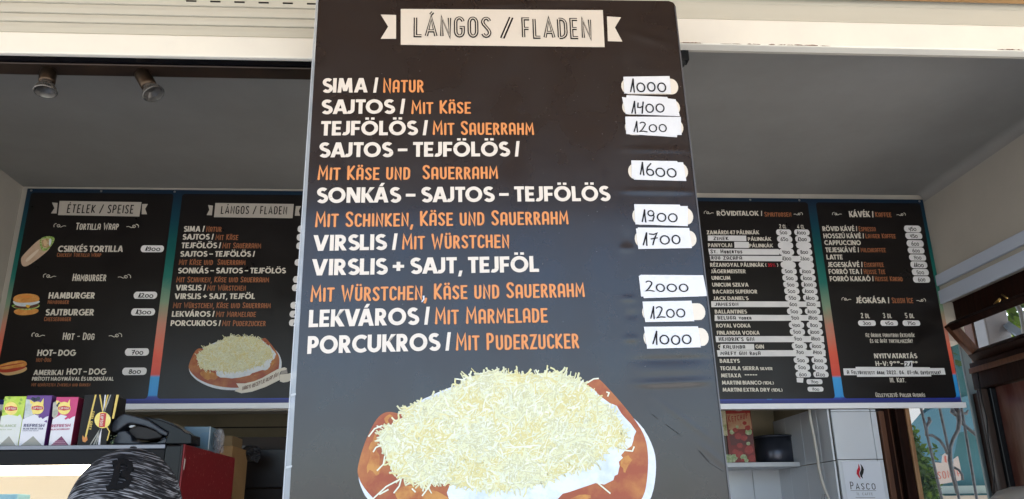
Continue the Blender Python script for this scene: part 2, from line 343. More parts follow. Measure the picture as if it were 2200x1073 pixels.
# ------------------------------------------------------------------ materials
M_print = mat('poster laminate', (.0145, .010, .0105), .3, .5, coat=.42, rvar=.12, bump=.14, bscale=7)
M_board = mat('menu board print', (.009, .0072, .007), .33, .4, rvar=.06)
M_white = mat('cream ink', (.70, .635, .575), .4, .3)
M_boardwhite = mat('pale ink', (.72, .68, .60), .45, .3)
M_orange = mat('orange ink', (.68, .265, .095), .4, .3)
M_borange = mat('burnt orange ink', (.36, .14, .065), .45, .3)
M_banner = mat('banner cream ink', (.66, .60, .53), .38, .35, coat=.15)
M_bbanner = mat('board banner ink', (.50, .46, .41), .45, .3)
M_black = mat('black ink', (.012, .01, .01), .45, .3)
M_pen = mat('felt pen', (.012, .012, .016), .6, .2)
M_paper = mat('white paper sticker', (.70, .71, .75), .55, .3, noise=(30, (.64, .65, .70), .3, .75))
M_bpaper = mat('board paper sticker', (.84, .84, .85), .6, .3, noise=(20, (.76, .76, .78), .35, .7))
M_pill = mat('price field ink', (.70, .64, .56), .4, .3)
M_red = mat('red ink', (.5, .012, .03), .5, .3)
M_clear = None
def clearmat(name, tint, k, rough=.08):
    m = bpy.data.materials.new(name); m.use_nodes = True; t = m.node_tree; t.nodes.clear()
    o = t.nodes.new('ShaderNodeOutputMaterial'); a = t.nodes.new('ShaderNodeBsdfTransparent'); g = t.nodes.new('ShaderNodeBsdfPrincipled')
    g.inputs['Base Color'].default_value = (*tint, 1); g.inputs['Roughness'].default_value = rough
    fr = t.nodes.new('ShaderNodeFresnel'); fr.inputs[0].default_value = 1.5
    ad = t.nodes.new('ShaderNodeMath'); ad.operation = 'ADD'; ad.inputs[1].default_value = k; ad.use_clamp = True
    mx = t.nodes.new('ShaderNodeMixShader'); ge = t.nodes.new('ShaderNodeNewGeometry'); sb = t.nodes.new('ShaderNodeMath'); sb.operation = 'SUBTRACT'; sb.inputs[0].default_value = 1; t.links.new(ge.outputs['Backfacing'], sb.inputs[1])
    ml = t.nodes.new('ShaderNodeMath'); ml.operation = 'MULTIPLY'; t.links.new(fr.outputs[0], ml.inputs[0]); t.links.new(sb.outputs[0], ml.inputs[1])
    t.links.new(ml.outputs[0], ad.inputs[0]); t.links.new(ad.outputs[0], mx.inputs[0])
    t.links.new(a.outputs[0], mx.inputs[1]); t.links.new(g.outputs[0], mx.inputs[2]); t.links.new(mx.outputs[0], o.inputs[0]); return m
M_film = clearmat('clear lamination film', (.55, .6, .66), .38)
M_glass = clearmat('window glass', (.20, .27, .30), .05, .03)
M_dirtyglass = clearmat('dusty glass', (.12, .13, .14), .04, .06)
M_bag = clearmat('clear plastic bag', (.5, .48, .5), .3, .2)
M_shutter = mat('cream shutter enamel', (.58, .565, .49), .4, .3, noise=(3, (.53, .515, .44), .3, .8), stretch=(.6, 1, 6))
M_bar = mat('white paint lightened as lit', (.86, .84, .76), .4, .4, noise=(2.5, (.74, .72, .67), .4, .8))  # whiter than the slats to put the bar's brighter light into its colour
M_flake = mat('rusty bare metal', (.14, .075, .045), .9, .2, noise=(60, (.25, .16, .1), .3, .7))
M_ceil = mat('ceiling paint', (.33, .325, .315), .75, .3, noise=(1.6, (.265, .258, .245), .35, .7), bump=.2, bscale=25)
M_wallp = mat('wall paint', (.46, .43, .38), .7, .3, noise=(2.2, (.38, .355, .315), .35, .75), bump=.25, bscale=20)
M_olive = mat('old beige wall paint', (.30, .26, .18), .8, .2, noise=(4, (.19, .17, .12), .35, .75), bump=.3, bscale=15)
M_tile = mat('glazed white tile', (.62, .66, .72), .16, .5, noise=(2, (.57, .61, .67), .3, .8))
M_grout = mat('dark grout', (.10, .10, .10), .9, .2)
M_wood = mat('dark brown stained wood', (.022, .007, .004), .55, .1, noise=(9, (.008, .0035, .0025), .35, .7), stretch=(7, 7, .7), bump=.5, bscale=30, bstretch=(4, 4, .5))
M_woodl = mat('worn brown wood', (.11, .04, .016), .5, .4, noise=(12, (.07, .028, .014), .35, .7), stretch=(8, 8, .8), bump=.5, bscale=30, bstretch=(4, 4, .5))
M_soffit = mat('varnished pine', (.42, .25, .11), .45, .4, noise=(7, (.30, .16, .065), .3, .7), stretch=(.6, 6, 6), bump=.3, bscale=20)
M_brass = mat('aged bronze', (.085, .06, .042), .32, .5, metal=.9, noise=(14, (.05, .035, .025), .3, .7))
M_chrome = mat('reflector glass', (.75, .76, .78), .12, .5, metal=.85)
M_blackgl = mat('gloss black metal', (.006, .006, .008), .2, .22, bump=.1, bscale=6)
M_brownrail = mat('brown rail', (.035, .02, .013), .4, .4, noise=(8, (.016, .01, .008), .3, .7))
M_dark = mat('matte black plastic', (.009, .0095, .011), .5, .15)
M_greypl = mat('dark grey plastic', (.038, .044, .058), .3, .4, noise=(20, (.028, .033, .044), .3, .7))
M_redlam = mat('red flecked laminate', (.22, .007, .011), .35, .4, noise=(110, (.5, .2, .18), .60, .68))
M_strip = mat('white plastic strip', (.86, .88, .92), .35, .4)
M_navy = mat('navy ink', (.035, .045, .22), .4, .4)
M_screw = mat('screw steel', (.4, .4, .4), .35, .5, metal=1)

# ------------------------------------------------------------------ ground, soffit, room shell
SH = 1.55                                    # plane of the shutters
BW = 2.912                                   # back wall
XL = PY(50, 400, BW).x; XR = PY(2017, 430, BW).x; XU = (PY(1984, 433, 2.9).x + PY(2064, 864, 2.9).x)/2 + .003; CZ = PY(658, 408, BW).z + .0015
g = mk('ground', [(-60, -60, 0), (60, -60, 0), (60, 60, 0), (-60, 60, 0)], [(0, 1, 2, 3)],
       mat('pale concrete paving', (.42, .40, .36), .85, .2, noise=(1.5, (.35, .33, .30), .3, .75), bump=.3, bscale=8)); struct(g)
b = MB(); b.box((XL, SH+.05, .01), (XR, 3.47, .06)); struct(b.build('kiosk_floor', mat('brown floor tile', (.16, .12, .09), .5)))
b = MB(); b.box((XL-.1, SH+.035, CZ), (XR+.1, 3.6, CZ+.12)); struct(b.build('ceiling', M_ceil))
ztop_back = PY(1700, 882, BW).z              # lower edge of the hanging back wall
XP = PY(1790, 950, BW).x                     # left side of tiled pillar
XF = PY(1884, 900, BW).x                     # left side of the window frame
zrec = ztop_back
NB = 3.45
b = MB(); b.box((XL, BW, zrec+.012), (XP, BW+.09, CZ)); struct(b.build('back_wall_upper', M_wallp))
b = MB(); b.box((XP+.001, BW, 0.06), (XF, BW+.12, zrec+.03)); pil = struct(b.build('tiled_pillar', M_grout))
b = MB(); b.box((XP+.001, BW, zrec+.031), (XF, BW+.12, CZ)); struct(b.build('back_wall_above_pillar', M_wallp))
zwt = 2.22
b = MB(); b.box((XF, BW, zwt), (XR, BW+.12, CZ)); b.box((XF, BW, .06), (XR, BW+.12, 1.25)); struct(b.build('back_wall_window_side', M_wallp))
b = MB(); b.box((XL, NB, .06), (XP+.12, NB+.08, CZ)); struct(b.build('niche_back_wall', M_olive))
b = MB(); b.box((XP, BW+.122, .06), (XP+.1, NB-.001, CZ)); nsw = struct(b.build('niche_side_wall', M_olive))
b = MB(); b.box((XL-.08, SH+.035, 0), (XL, NB, CZ)); struct(b.build('left_wall', M_wallp))

# right wall with its window opening
zro = PX(2031, 664, XR).z                     # head of the opening
b = MB(); b.box((XU, SH+.035, PY(2028, 650, BW).z), (XR-.001, BW-.001, CZ)); b.box((XR, SH+.035, zro), (XR+.1, BW+.12, CZ)); b.box((XR, SH+.035, 0), (XR+.1, BW+.12, 1.2)); b.box((XR, SH+.035, 1.2), (XR+.1, SH+.12, zro))
struct(b.build('right_wall', M_wallp))
# two pale mouldings over the window
led = thing('window_ledge', 'pale blue grey double moulding above the brown window at the right', 'moulding', (XR, 2.3, zro))
for (pa, pb) in (((2016, 595), (2021, 618)), ((2024, 628), (2031, 656))):
    z1 = PX(*pa, XR).z; z0 = PX(*pb, XR).z
    z1 = PY(pa[0], pa[1], BW).z; z0 = PY(pb[0], pb[1], BW).z
    q = MB(led.location); q.box((XU-.014, SH+.04, z0), (XU-.0005, BW-.013, z1)); q.build('moulding_strip', mat('moulding paint tinted by light', (.50, .56, .68), .5), led, bevel=.003)  # blue of the window light is mixed into the moulding colour

# ------------------------------------------------------------------ tiles
def tile(parent, pts, d):
    """pts: 4 corners of the face (world), d: thickness vector outward"""
    c = sum((Vector(p) for p in pts), Vector())/4
    Q = [Vector(p)+(c-Vector(p)).normalized()*.0016 for p in pts]
    q = MB(parent.location); q.prism(Q, d); o = q.build('tile', M_tile, parent, bevel=.0012); fixn(o); return o
zj = PY(1840, 988, BW).z; zt = PY(1840, 885, BW).z; th = zt-zj
rows = [zt + th, zt, zj, zj-th, zj-2*th]
xe = XF-.004
for a, c in zip(rows[:-1], rows[1:]):
    a = min(a, zrec+.001) if a > zt else a
    xs = [XP+.003, PY(1893, 900, BW).x-.02, xe]
    tile(pil, [(XP+.003, BW, c), (xe-.022, BW, c), (xe-.022, BW, a), (XP+.003, BW, a)], (0, -.008, 0))
    tile(pil, [(xe-.021, BW, c), (xe, BW, c), (xe, BW, a), (xe-.021, BW, a)], (0, -.0075, 0))
zl = PY(1620, 1010, NB).z
nbw = bpy.data.objects['niche_back_wall']
x = XP
for i in range(7):
    x2 = x-.122
    for k in range(2): tile(nbw, [(x2, NB, zl-.2*(k+1)), (x, NB, zl-.2*(k+1)), (x, NB, zl-.2*k), (x2, NB, zl-.2*k)], (0, -.007, 0))
    x = x2
y = NB-.001; yl = [NB, NB-.13, NB-.29, NB-.44, BW+.001]
for i in range(4):
    for k in range(-1, 2):
        z1 = zl-.2*k
        tile(nsw, [(XP, yl[i+1], z1-.2), (XP, yl[i], z1-.2), (XP, yl[i], z1), (XP, yl[i+1], z1)], (-.007, 0, 0))

# ------------------------------------------------------------------ roller shutters
def zline(px, py): return PY(px, py, SH).z
xm = PY(673, 100, SH).x + .12
zb = zline(337, 122); z4 = zline(337, 76); z3 = zline(337, 52); z2 = zline(337, 33); z1 = zline(337, 11)
sh = thing('roller_shutter', 'cream roller shutter above the counter with thin slat lines, left of the big poster', 'roller shutter', (-.8, SH, zb))
X0 = -2.6
zz = [z1+.06, z1, z2, z3, z4]
for a, c in zip(zz[:-1], zz[1:]):
    q = MB(sh.location); q.prism([(X0, SH+.004, c+.0012), (X0, SH+.001, c+.0022), (X0, SH, (a+c)/2), (X0, SH+.001, a-.0022), (X0, SH+.004, a-.0012), (X0, SH+.02, a-.0012), (X0, SH+.02, c+.0012)], (xm-X0, 0, 0))
    fixn(q.build('slat', M_shutter, sh))
q = MB(sh.location); q.box((X0, SH-.004, zb), (xm, SH+.024, z4-.001)); q.build('bottom_bar', M_bar, sh, bevel=.003)
for i in range(6):
    q = MB(sh.location); x = PY(400+i*52, 4, SH).x; q.box((x, SH-.002, z1+.0105), (x+.022, SH+.003, z1+.013)); q.build('slot_shade', M_black, sh)  # black bars stand in for the shade inside the slots
# right
xr0 = xm+.002; xr1 = 3.2
zb2 = zline(1830, 104); zb1 = zline(1830, 49); zb0 = zline(1830, 14)
sr = thing('roller_shutter', 'cream roller shutter with paint flaking off its lower edge, right of the big poster', 'roller shutter', (1.5, SH, zb2))
q = MB(sr.location); q.box((xr0, SH-.004, zb2), (xr1, SH+.024, zb1-.001)); q.build('bottom_bar', M_bar, sr, bevel=.003)
q = MB(sr.location); q.box((xr0, SH, zb1+.001), (xr1, SH+.02, zb0)); q.build('slat', M_shutter, sr, bevel=.002)
zq = zb0+.02
q = MB(sr.location); q.box((xr0, SH+.004, zb0+.0012), (xr1, SH+.02, zb0+.03)); q.build('slat', M_shutter, sr, bevel=.002)
# flakes on the lower edge
q = MB(sr.location); rg = random.Random(3)
for (a, c_, n) in ((1463, 1500, 16), (1520, 1660, 13), (1670, 1750, 14), (1755, 1775, 3), (2140, 2200, 16)):
    for i in range(n):
        px = rg.uniform(a, c_); x = PY(px, 100, SH).x; l = rg.uniform(.003, .016); h = rg.uniform(.0005, .0018)
        P = [(x+l*cos(t)*rg.uniform(.6, 1), SH-.0046-.0002*rg.random(), zb2+.001+h*(1+sin(t))*rg.uniform(.5, 1)) for t in [k*pi/4 for k in range(8)]]
        q.add(P, [tuple(range(8))])
q.build('bare_patch', M_flake, sr)

# soffit of pine boards over the customer's side, and the roof
so = thing('porch_soffit', 'varnished pine board ceiling of the porch roof above the shutters', 'soffit', (0, 0, 2.93))
zs = PY(1830, 6, SH-.01).z + .004
so.location = (0, .5, zs)
yy = SH-.012
for i in range(13):
    q = MB(so.location); q.box((-3.4, yy-.118, zs), (3.6, yy-.002, zs+.018)); q.build('board', M_soffit, so, bevel=.002); yy -= .12
yend = yy
q = MB(so.location); q.box((-3.4, yy-.04, zs-.03), (3.6, yy-.001, zs+.12)); q.build('fascia', M_soffit, so)
rf = MB((0, 1, 3)); rf.box((-3.5, yend-.1, zs+.13), (3.7, 4.2, zs+.2)); rf = rf.build('roof', mat('roof sheet', (.12, .05, .035), .6)); tag(rf, 'dark red flat roof sheet above the kiosk', 'roof')
# box that fills behind shutters up to the roof
b = MB(); b.box((XL-.12, SH+.026, zb+.06), (XR+.1, SH+.034, zs+.12)); struct(b.build('front_wall_upper', M_wallp))
b = MB(); b.box((-3.0, SH+.026, 0), (XL-.12, SH+.12, zs+.12)); b.box((XR+.1, SH+.026, 0), (3.3, SH+.12, zs+.12)); struct(b.build('front_wall_side', M_wallp))

# ------------------------------------------------------------------ dark rail and spot lamps
ra = thing('light_rail', 'glossy black and brown rail running under the left roller shutter', 'rail', (-.6, SH+.05, zb))
zc = PY(337, 139, SH+.03).z
q = MB(ra.location); q.box((-2.3, SH+.006, zc), (xm+.05, SH+.05, zb-.001)); q.build('rail_cover', M_blackgl, ra, bevel=.004)
zd = PY(337, 154, SH+.05).z
q = MB(ra.location); q.box((-2.3, SH+.028, zd), (xm+.05, SH+.075, zc-.001)); q.build('rail_beam', M_brownrail, ra, bevel=.003)
def spot(pa, pb, pc, label):
    Yl = SH+.052
    A = PY(*pa, Yl); B = PY(*pb, Yl); Cc = PY(*pc, Yl); ax = (Cc-A).normalized(); ax = (ax + Vector((0, -.12, 0))).normalized()
    t = thing('spot_lamp', label, 'spot lamp', A, 'bronze spot lamps under the rail')
    mt = ax.to_track_quat('Z', 'Y').to_matrix(); L = (B-A).length
    q = MB(A); q.lathe([(.0001, -.004), (.009, -.004), (.0155, .003), (.017, .01), (.017, L-.006), (.0155, L), (.0001, L)], A, 28, mtx=mt); q.build('lamp_holder', M_brass, t, True)
    q = MB(A); n = 40; prof = [(.0135, L), (.015, L+.004), (.019, L+.010), (.0215, L+.017), (.0232, L+.021), (.0228, L+.023), (.0212, L+.0225), (.018, L+.014), (.008, L+.008), (.0001, L+.007)]
    V = []; Fc = []
    for j, (r, z) in enumerate(prof):
        for k in range(n*2):
            rr = r*(1+(.035 if k % 2 else -.02)*(1 if 1 < j < 5 else 0)); v = mt @ Vector((rr*cos(pi*k/n), rr*sin(pi*k/n), z)); V.append(v+A)
    for j in range(len(prof)-1):
        for k in range(2*n): Fc.append((j*2*n+k, j*2*n+(k+1) % (2*n), (j+1)*2*n+(k+1) % (2*n), (j+1)*2*n+k))
    q.add(V, Fc); q.build('reflector_bulb', clearmat_c, t)
    q = MB(A); q.tube([A-ax*.012, A+ax*.002], .008, 12); q.build('swivel', M_brass, t)
clearmat_c = mat('faceted bulb glass', (.15, .145, .14), .2, .6, metal=.6)
spot((105, 150), (103, 182), (101, 200), 'bronze spot lamp pointing straight down, nearest the left edge')
spot((303, 156), (325, 190), (334, 208), 'bronze spot lamp tilted down to the right under the black rail')
# small black bracket right of the poster
b = MB(PY(1466, 130, 1.56)); p = PY(1466, 117, 1.6)
q = MB(p); q.box((p.x-.05, 1.575, p.z-.03), (p.x+.008, 1.6, p.z)); q.tube([(p.x-.035, 1.588, p.z-.002), (p.x-.035, 1.588, zb2+.07)], .006, 8); q.tube([(p.x-.01, 1.588, p.z-.028), (p.x-.012, 1.588, p.z-.04)], [.013, .009], 12)
tag(q.build('bracket', M_dark, None, bevel=.003), 'small black bracket sticking out behind the top right of the poster', 'bracket')

# ------------------------------------------------------------------ THE BIG POSTER
TH = .0149654
PP = Panel('menu_poster', 'tall glossy black menu poster with cheese topped flatbread and handwritten price stickers', 'poster', 1.40, 1090, 1250, TH)
R_ = PP.root
uL = PP.uv(652, 536)[0]; 
# print sheet: measured edges (not perfectly parallel), grid with film bulges
EL = lambda v: PP.uv(*eL(v))[0]
cTL = PP.uv(683.8, -4); cTR = PP.uv(1449, 2.5); cBL = PP.uv(610.5, 1250); cBR = PP.uv(1588, 1250)
bumps = []
def add_bump(px, py, sx, sy, amp, ang=0):
    u, v = PP.uv(px, py); a = PP.uv(px+sx, py); c = PP.uv(px, py-sy); bumps.append((u, v, abs(a[0]-u), abs(c[1]-v), amp, radians(ang)))
for py in (322, 411): add_bump(1412, py, 62, 5.5, .0012, -1)
add_bump(1442, 773, 66, 7, -.0014); add_bump(1446, 822, 62, 7, .0022, 1); add_bump(1440, 795, 55, 12, .0010)
add_bump(1350, 642, 13, 6, .0014); add_bump(1356, 728, 13, 7, .0014); add_bump(1358, 677, 12, 8, -.0012); add_bump(1346, 535, 12, 7, .0013); add_bump(1348, 512, 10, 16, -.001)
add_bump(1395, 84, 40, 9, .0020, -20); add_bump(1150, 8, 170, 7, .0018, 4); add_bump(800, 2, 90, 5, .001, -3); add_bump(1420, 150, 50, 10, .0008, -4)
add_bump(1475, 905, 60, 3.5, .0006, -38); add_bump(1540, 985, 40, 3.5, .0008, -42)
def hf(u, v):
    h = 0
    for (bu, bv, sx, sy, am, an) in bumps:
        du, dv = u-bu, v-bv; a = du*cos(an)+dv*sin(an); c = -du*sin(an)+dv*cos(an)
        q = (a/sx)**4*.5 + (c/sy)**2
        if q < 9: h += am*.6*math.exp(-q)
    return h
PP.hf = hf
NX, NY = 190, 300; V = []; Fc = []; mi = []
rad = .012
for j in range(NY+1):
    t = j/NY
    vl = cBL[1]+(cTL[1]-cBL[1])*t; vr = cBR[1]+(cTR[1]-cBR[1])*t; xl = cBL[0]+(cTL[0]-cBL[0])*t; xr = cBR[0]+(cTR[0]-cBR[0])*t
    dtop = cTR[1]-vr
    if dtop < rad: xr -= rad - math.sqrt(max(rad*rad-(rad-dtop)**2, 0))
    for i in range(NX+1):
        s_ = i/NX; u = xl+(xr-xl)*s_; v = vl+(vr-vl)*s_; V.append(PP.P3(u, v, 0))
for j in range(NY):
    for i in range(NX): k = j*(NX+1)+i; Fc.append((k, k+1, k+NX+2, k+NX+1))
mk('print_sheet', V, Fc, M_print, R_, None, True)
# rim of the backing board
q = MB()
def rim(a, c, w, mm, nm, dz=.0):
    ua, va = a; uc, vc = c; q = MB(); q.prism([(ua-w/2, -.0025, va), (ua+w/2, -.0025, va), (uc+w/2, -.0025, vc), (uc-w/2, -.0025, vc)], (0, .011, 0)); o = q.build(nm, mm, R_); fixn(o)
rim((cBR[0], cBR[1]), (cTR[0]-.0005, cTR[1]-.014), .0022, mat('dark board edge', (.10, .10, .11), .35, .5), 'board_edge')
q = MB(); q.prism([(cBL[0]+.001, .0035, cBL[1]), (cBR[0]-.001, .0035, cBR[1]), (cTR[0]-.006, .0035, cTR[1]-.004), (cTL[0]+.001, .0035, cTL[1]-.002)], (0, .007, 0)); fixn(q.build('backing_board', mat('backing board', (.08, .08, .08), .6), R_))
# clear film margin on the left
q = MB(); P = [PP.uv(*p) for p in ((595, 1250), (611.5, 1250), (684.5, -3), (679.5, -3))]
q.prism([(u, -.0005, v) for u, v in P], (0, .003, 0)); fixn(q.build('film_margin', M_film, R_))
P = [PP.uv(*p) for p in ((595, 1250), (597.4, 1250), (680.6, -3), (679.5, -3))]
q = MB(); q.prism([(u, -.0012, v) for u, v in P], (0, .004, 0)); fixn(q.build('film_edge', mat('cloudy film edge', (.45, .48, .52), .3, .5), R_))
for py in (848, 1003):
    x = 680-(py/1250)*84; P = [PP.uv(x-1, py), PP.uv(x+15*(py/1150)+2, py-3), PP.uv(x+15*(py/1150)+2, py+1), PP.uv(x, py+5)]
    PP.flat('film_scuff', [P], .0012, mat('scuffed film', (.42, .45, .48), .3, .5), thick=.0003)
# banner
bn = PP.poly('title_banner', [(861, 20), (1295, 22.5), (1299, 102), (861, 97)], .0006, M_banner, thick=.0002)
PP.poly('ribbon_end', [(818, 32), (851, 33), (851, 84), (818, 84), (834, 58)], .0006, M_banner)
PP.poly('ribbon_end', [(1304, 36), (1334, 38), (1321, 60), (1337, 90), (1306, 89)], .0006, M_banner)
for tx, x0, y0, x1, y1 in (('LÁNGOS', 889, 81, 1055, 82.7), ('/', 1077, 83.3, 1102, 83.5), ('FLADEN', 1122, 84, 1272, 85.5)):
    PP.text(tx, 'title', x0, y0, x1, y1, 45, M_black, .0012, bn, minner=M_banner)
L_ = [('SIMA /', 'b', 692, 200, 812, 199.5, 31), ('Natur', 'c', 823, 200, 910, 199.5, 31),
 ('SAJTOS /', 'b', 690, 246, 870, 245, 31), ('Mit Käse', 'c', 884, 246, 1011, 245, 29),
 ('TEJFÖLÖS /', 'b', 689, 292, 919, 291, 31), ('Mit Sauerrahm', 'c', 930, 291, 1147, 290.5, 30),
 ('SAJTOS – TEJFÖLÖS /', 'b', 685, 339, 1117, 336.5, 32), ('Mit Käse und  Sauerrahm', 'c', 682.6, 388, 1069.6, 385.3, 31),
 ('SONKÁS – SAJTOS – TEJFÖLÖS', 'b', 679.7, 437, 1309.8, 432.5, 33), ('Mit Schinken, Käse und Sauerrahm', 'c', 677, 489, 1221, 483, 33),
 ('VIRSLIS /', 'b', 672, 540, 853.6, 537, 34), ('Mit Würstchen', 'c', 864, 537, 1094, 533, 33),
 ('VIRSLIS + SAJT, TEJFÖL', 'b', 669, 592.7, 1158, 585, 35), ('Mit Würstchen, Käse und Sauerrahm', 'c', 667, 649.4, 1256, 638.7, 35),
 ('LEKVÁROS /', 'b', 663, 703.7, 923, 697.5, 37), ('Mit Marmelade', 'c', 934.8, 698, 1176, 693.3, 36),
 ('PORCUKROS /', 'b', 660, 761, 968.6, 753, 38), ('Mit Puderzucker', 'c', 980, 754, 1244, 749, 37)]
for tx, stl, x0, y0, x1, y1, h in L_:
    PP.text(tx, 'bold' if stl == 'b' else 'cond', x0, y0, x1, y1, h, M_white if stl == 'b' else M_orange, .0007)
TAGS = [('1000', [(1339, 166.5), (1438, 165), (1441.5, 202), (1341, 202)], (1336, 170, 1455, 203), 1353, 199, 1432, 198, 28),
 ('1400', [(1336, 210), (1345, 211), (1346, 206), (1433, 210), (1434, 213), (1451, 215), (1460, 251), (1344, 246)], (1338, 216, 1459, 247), 1356, 245, 1429, 243, 26),
 ('1200', [(1343, 252), (1462, 252.5), (1464, 291), (1454, 291), (1454, 296), (1345, 289)], (1344, 258, 1466, 291), 1361, 286, 1433, 284, 23),
 ('1600', [(1356, 346), (1454, 347.5), (1455, 350), (1467, 350), (1474, 390), (1362, 387), (1362, 384), (1357, 384)], (1351, 352, 1476, 386), 1374, 377, 1455, 383, 27),
 ('1900', [(1362, 440), (1460, 441), (1461, 444), (1477, 444), (1477, 487), (1365, 483)], (1360, 447, 1487, 484), 1378, 479, 1457, 477, 26),
 ('1700', [(1366, 492), (1370, 492), (1370, 490), (1480, 491), (1486, 534), (1371, 536)], (1365, 496, 1494, 532), 1381, 528, 1463, 525, 27),
 ('2000', [(1372, 594), (1377, 591.5), (1510, 592.5), (1519, 637), (1497, 638), (1383, 641.5), (1382, 638), (1377, 638)], None, 1387, 627, 1480, 628, 24),
 ('1200', [(1380, 649), (1485, 647), (1491, 691), (1386, 693), (1381, 660)], (1381, 652, 1513, 690), 1397, 686, 1473, 682, 26),
 ('1000', [(1383, 703), (1499, 702), (1505, 747), (1390, 750)], (1384, 705, 1520, 746), 1402, 742, 1487, 740, 28)]
for i, (tx, poly, pl, x0, y0, x1, y1, h) in enumerate(TAGS):
    if pl: PP.pill(*pl, .0007, M_pill)
    s_ = PP.poly('price_sticker', poly, .0021, M_paper, thick=.0012)
    ex = poly[0][0]; 
    PP.text(tx, 'hand', x0, y0, x1, y1, h, M_pen, .0026, s_, name='pen_digits', seed=i*13+1)
# comma marks in white and dust specks
PP.poly('comma_mark', [(908, 636), (912, 636), (912, 644), (907, 650), (905, 649), (909, 643)], .0008, mat('pale blue ink', (.6, .65, .8), .4))
sp_ = []; rg = random.Random(11)
for i in range(150):
    px = rg.choice([rg.uniform(700, 1430), rg.uniform(1200, 1500)]); py = rg.uniform(100, 800) if rg.random() < .7 else rg.uniform(110, 300)
    u, v = PP.uv(px, py); l = rg.uniform(.0005, .0013); a = rg.uniform(0, pi); wv = l*rg.uniform(.15, .5)
    sp_.append([(u+l*cos(a), v+l*sin(a)), (u-wv*sin(a), v+wv*cos(a)), (u-l*cos(a), v-l*sin(a)), (u+wv*sin(a), v-wv*cos(a))])
o = PP.flat('dust_specks', sp_, .0009, mat('dust', (.22, .21, .21), .9, .1)); o['kind'] = 'stuff'
# scratches
for pts in (((1400, 889), (1412, 899)), ((1429, 911), (1463, 936)), ((1500, 967), (1523, 993), (1552, 1011))):
    P = [PP.uv(*p) for p in pts]; PP.flat('scratch', ribbon(P, .0007), .0012, mat('scratch edge', (.10, .105, .11), .4, .5)); PP.flat('scratch', ribbon([(a+.0008, b-.001) for a, b in P], .0007), .0012, mat('scratch dark', (.02, .02, .022), .4))

# printed flatbread picture
def smoothpoly(P, it=2, closed=True):
    for _ in range(it):
        Q = []
        for i in range(len(P)):
            a, c = P[i], P[(i+1) % len(P)]; Q += [(a[0]*.75+c[0]*.25, a[1]*.75+c[1]*.25), (a[0]*.25+c[0]*.75, a[1]*.25+c[1]*.75)]
        P = Q
    return P
def inside(p, P):
    r = False; x, y = p; n = len(P); j = n-1
    for i in range(n):
        if (P[i][1] > y) != (P[j][1] > y) and x < (P[j][0]-P[i][0])*(y-P[i][1])/(P[j][1]-P[i][1])+P[i][0]: r = not r
        j = i
    return r
M_plate = mat('printed plate', (.66, .70, .76), .4, .3, noise=(60, (.55, .6, .68), .45, .7))
M_bread = mat('printed crust', (.30, .075, .038), .4, .3, noise=(13, (.46, .19, .06), .44, .66), coat=.1)
M_bread2 = mat('printed golden crust', (.50, .24, .07), .4, .3, noise=(24, (.34, .10, .04), .42, .62))
M_cream = mat('printed sour cream', (.68, .73, .77), .4, .3, noise=(32, (.50, .58, .65), .45, .68))
CH = [mat('printed cheese %s' % n, c, .4, .3) for n, c in (('pale', (.68, .69, .46)), ('mint', (.66, .69, .54)), ('butter', (.68, .65, .37)), ('deep', (.62, .56, .27)), ('light', (.72, .74, .61)), ('shade', (.56, .55, .36)))]
SCL = mat('printed cheese bed', (.62, .62, .38), .4, .3, noise=(70, (.56, .51, .24), .5, .68))
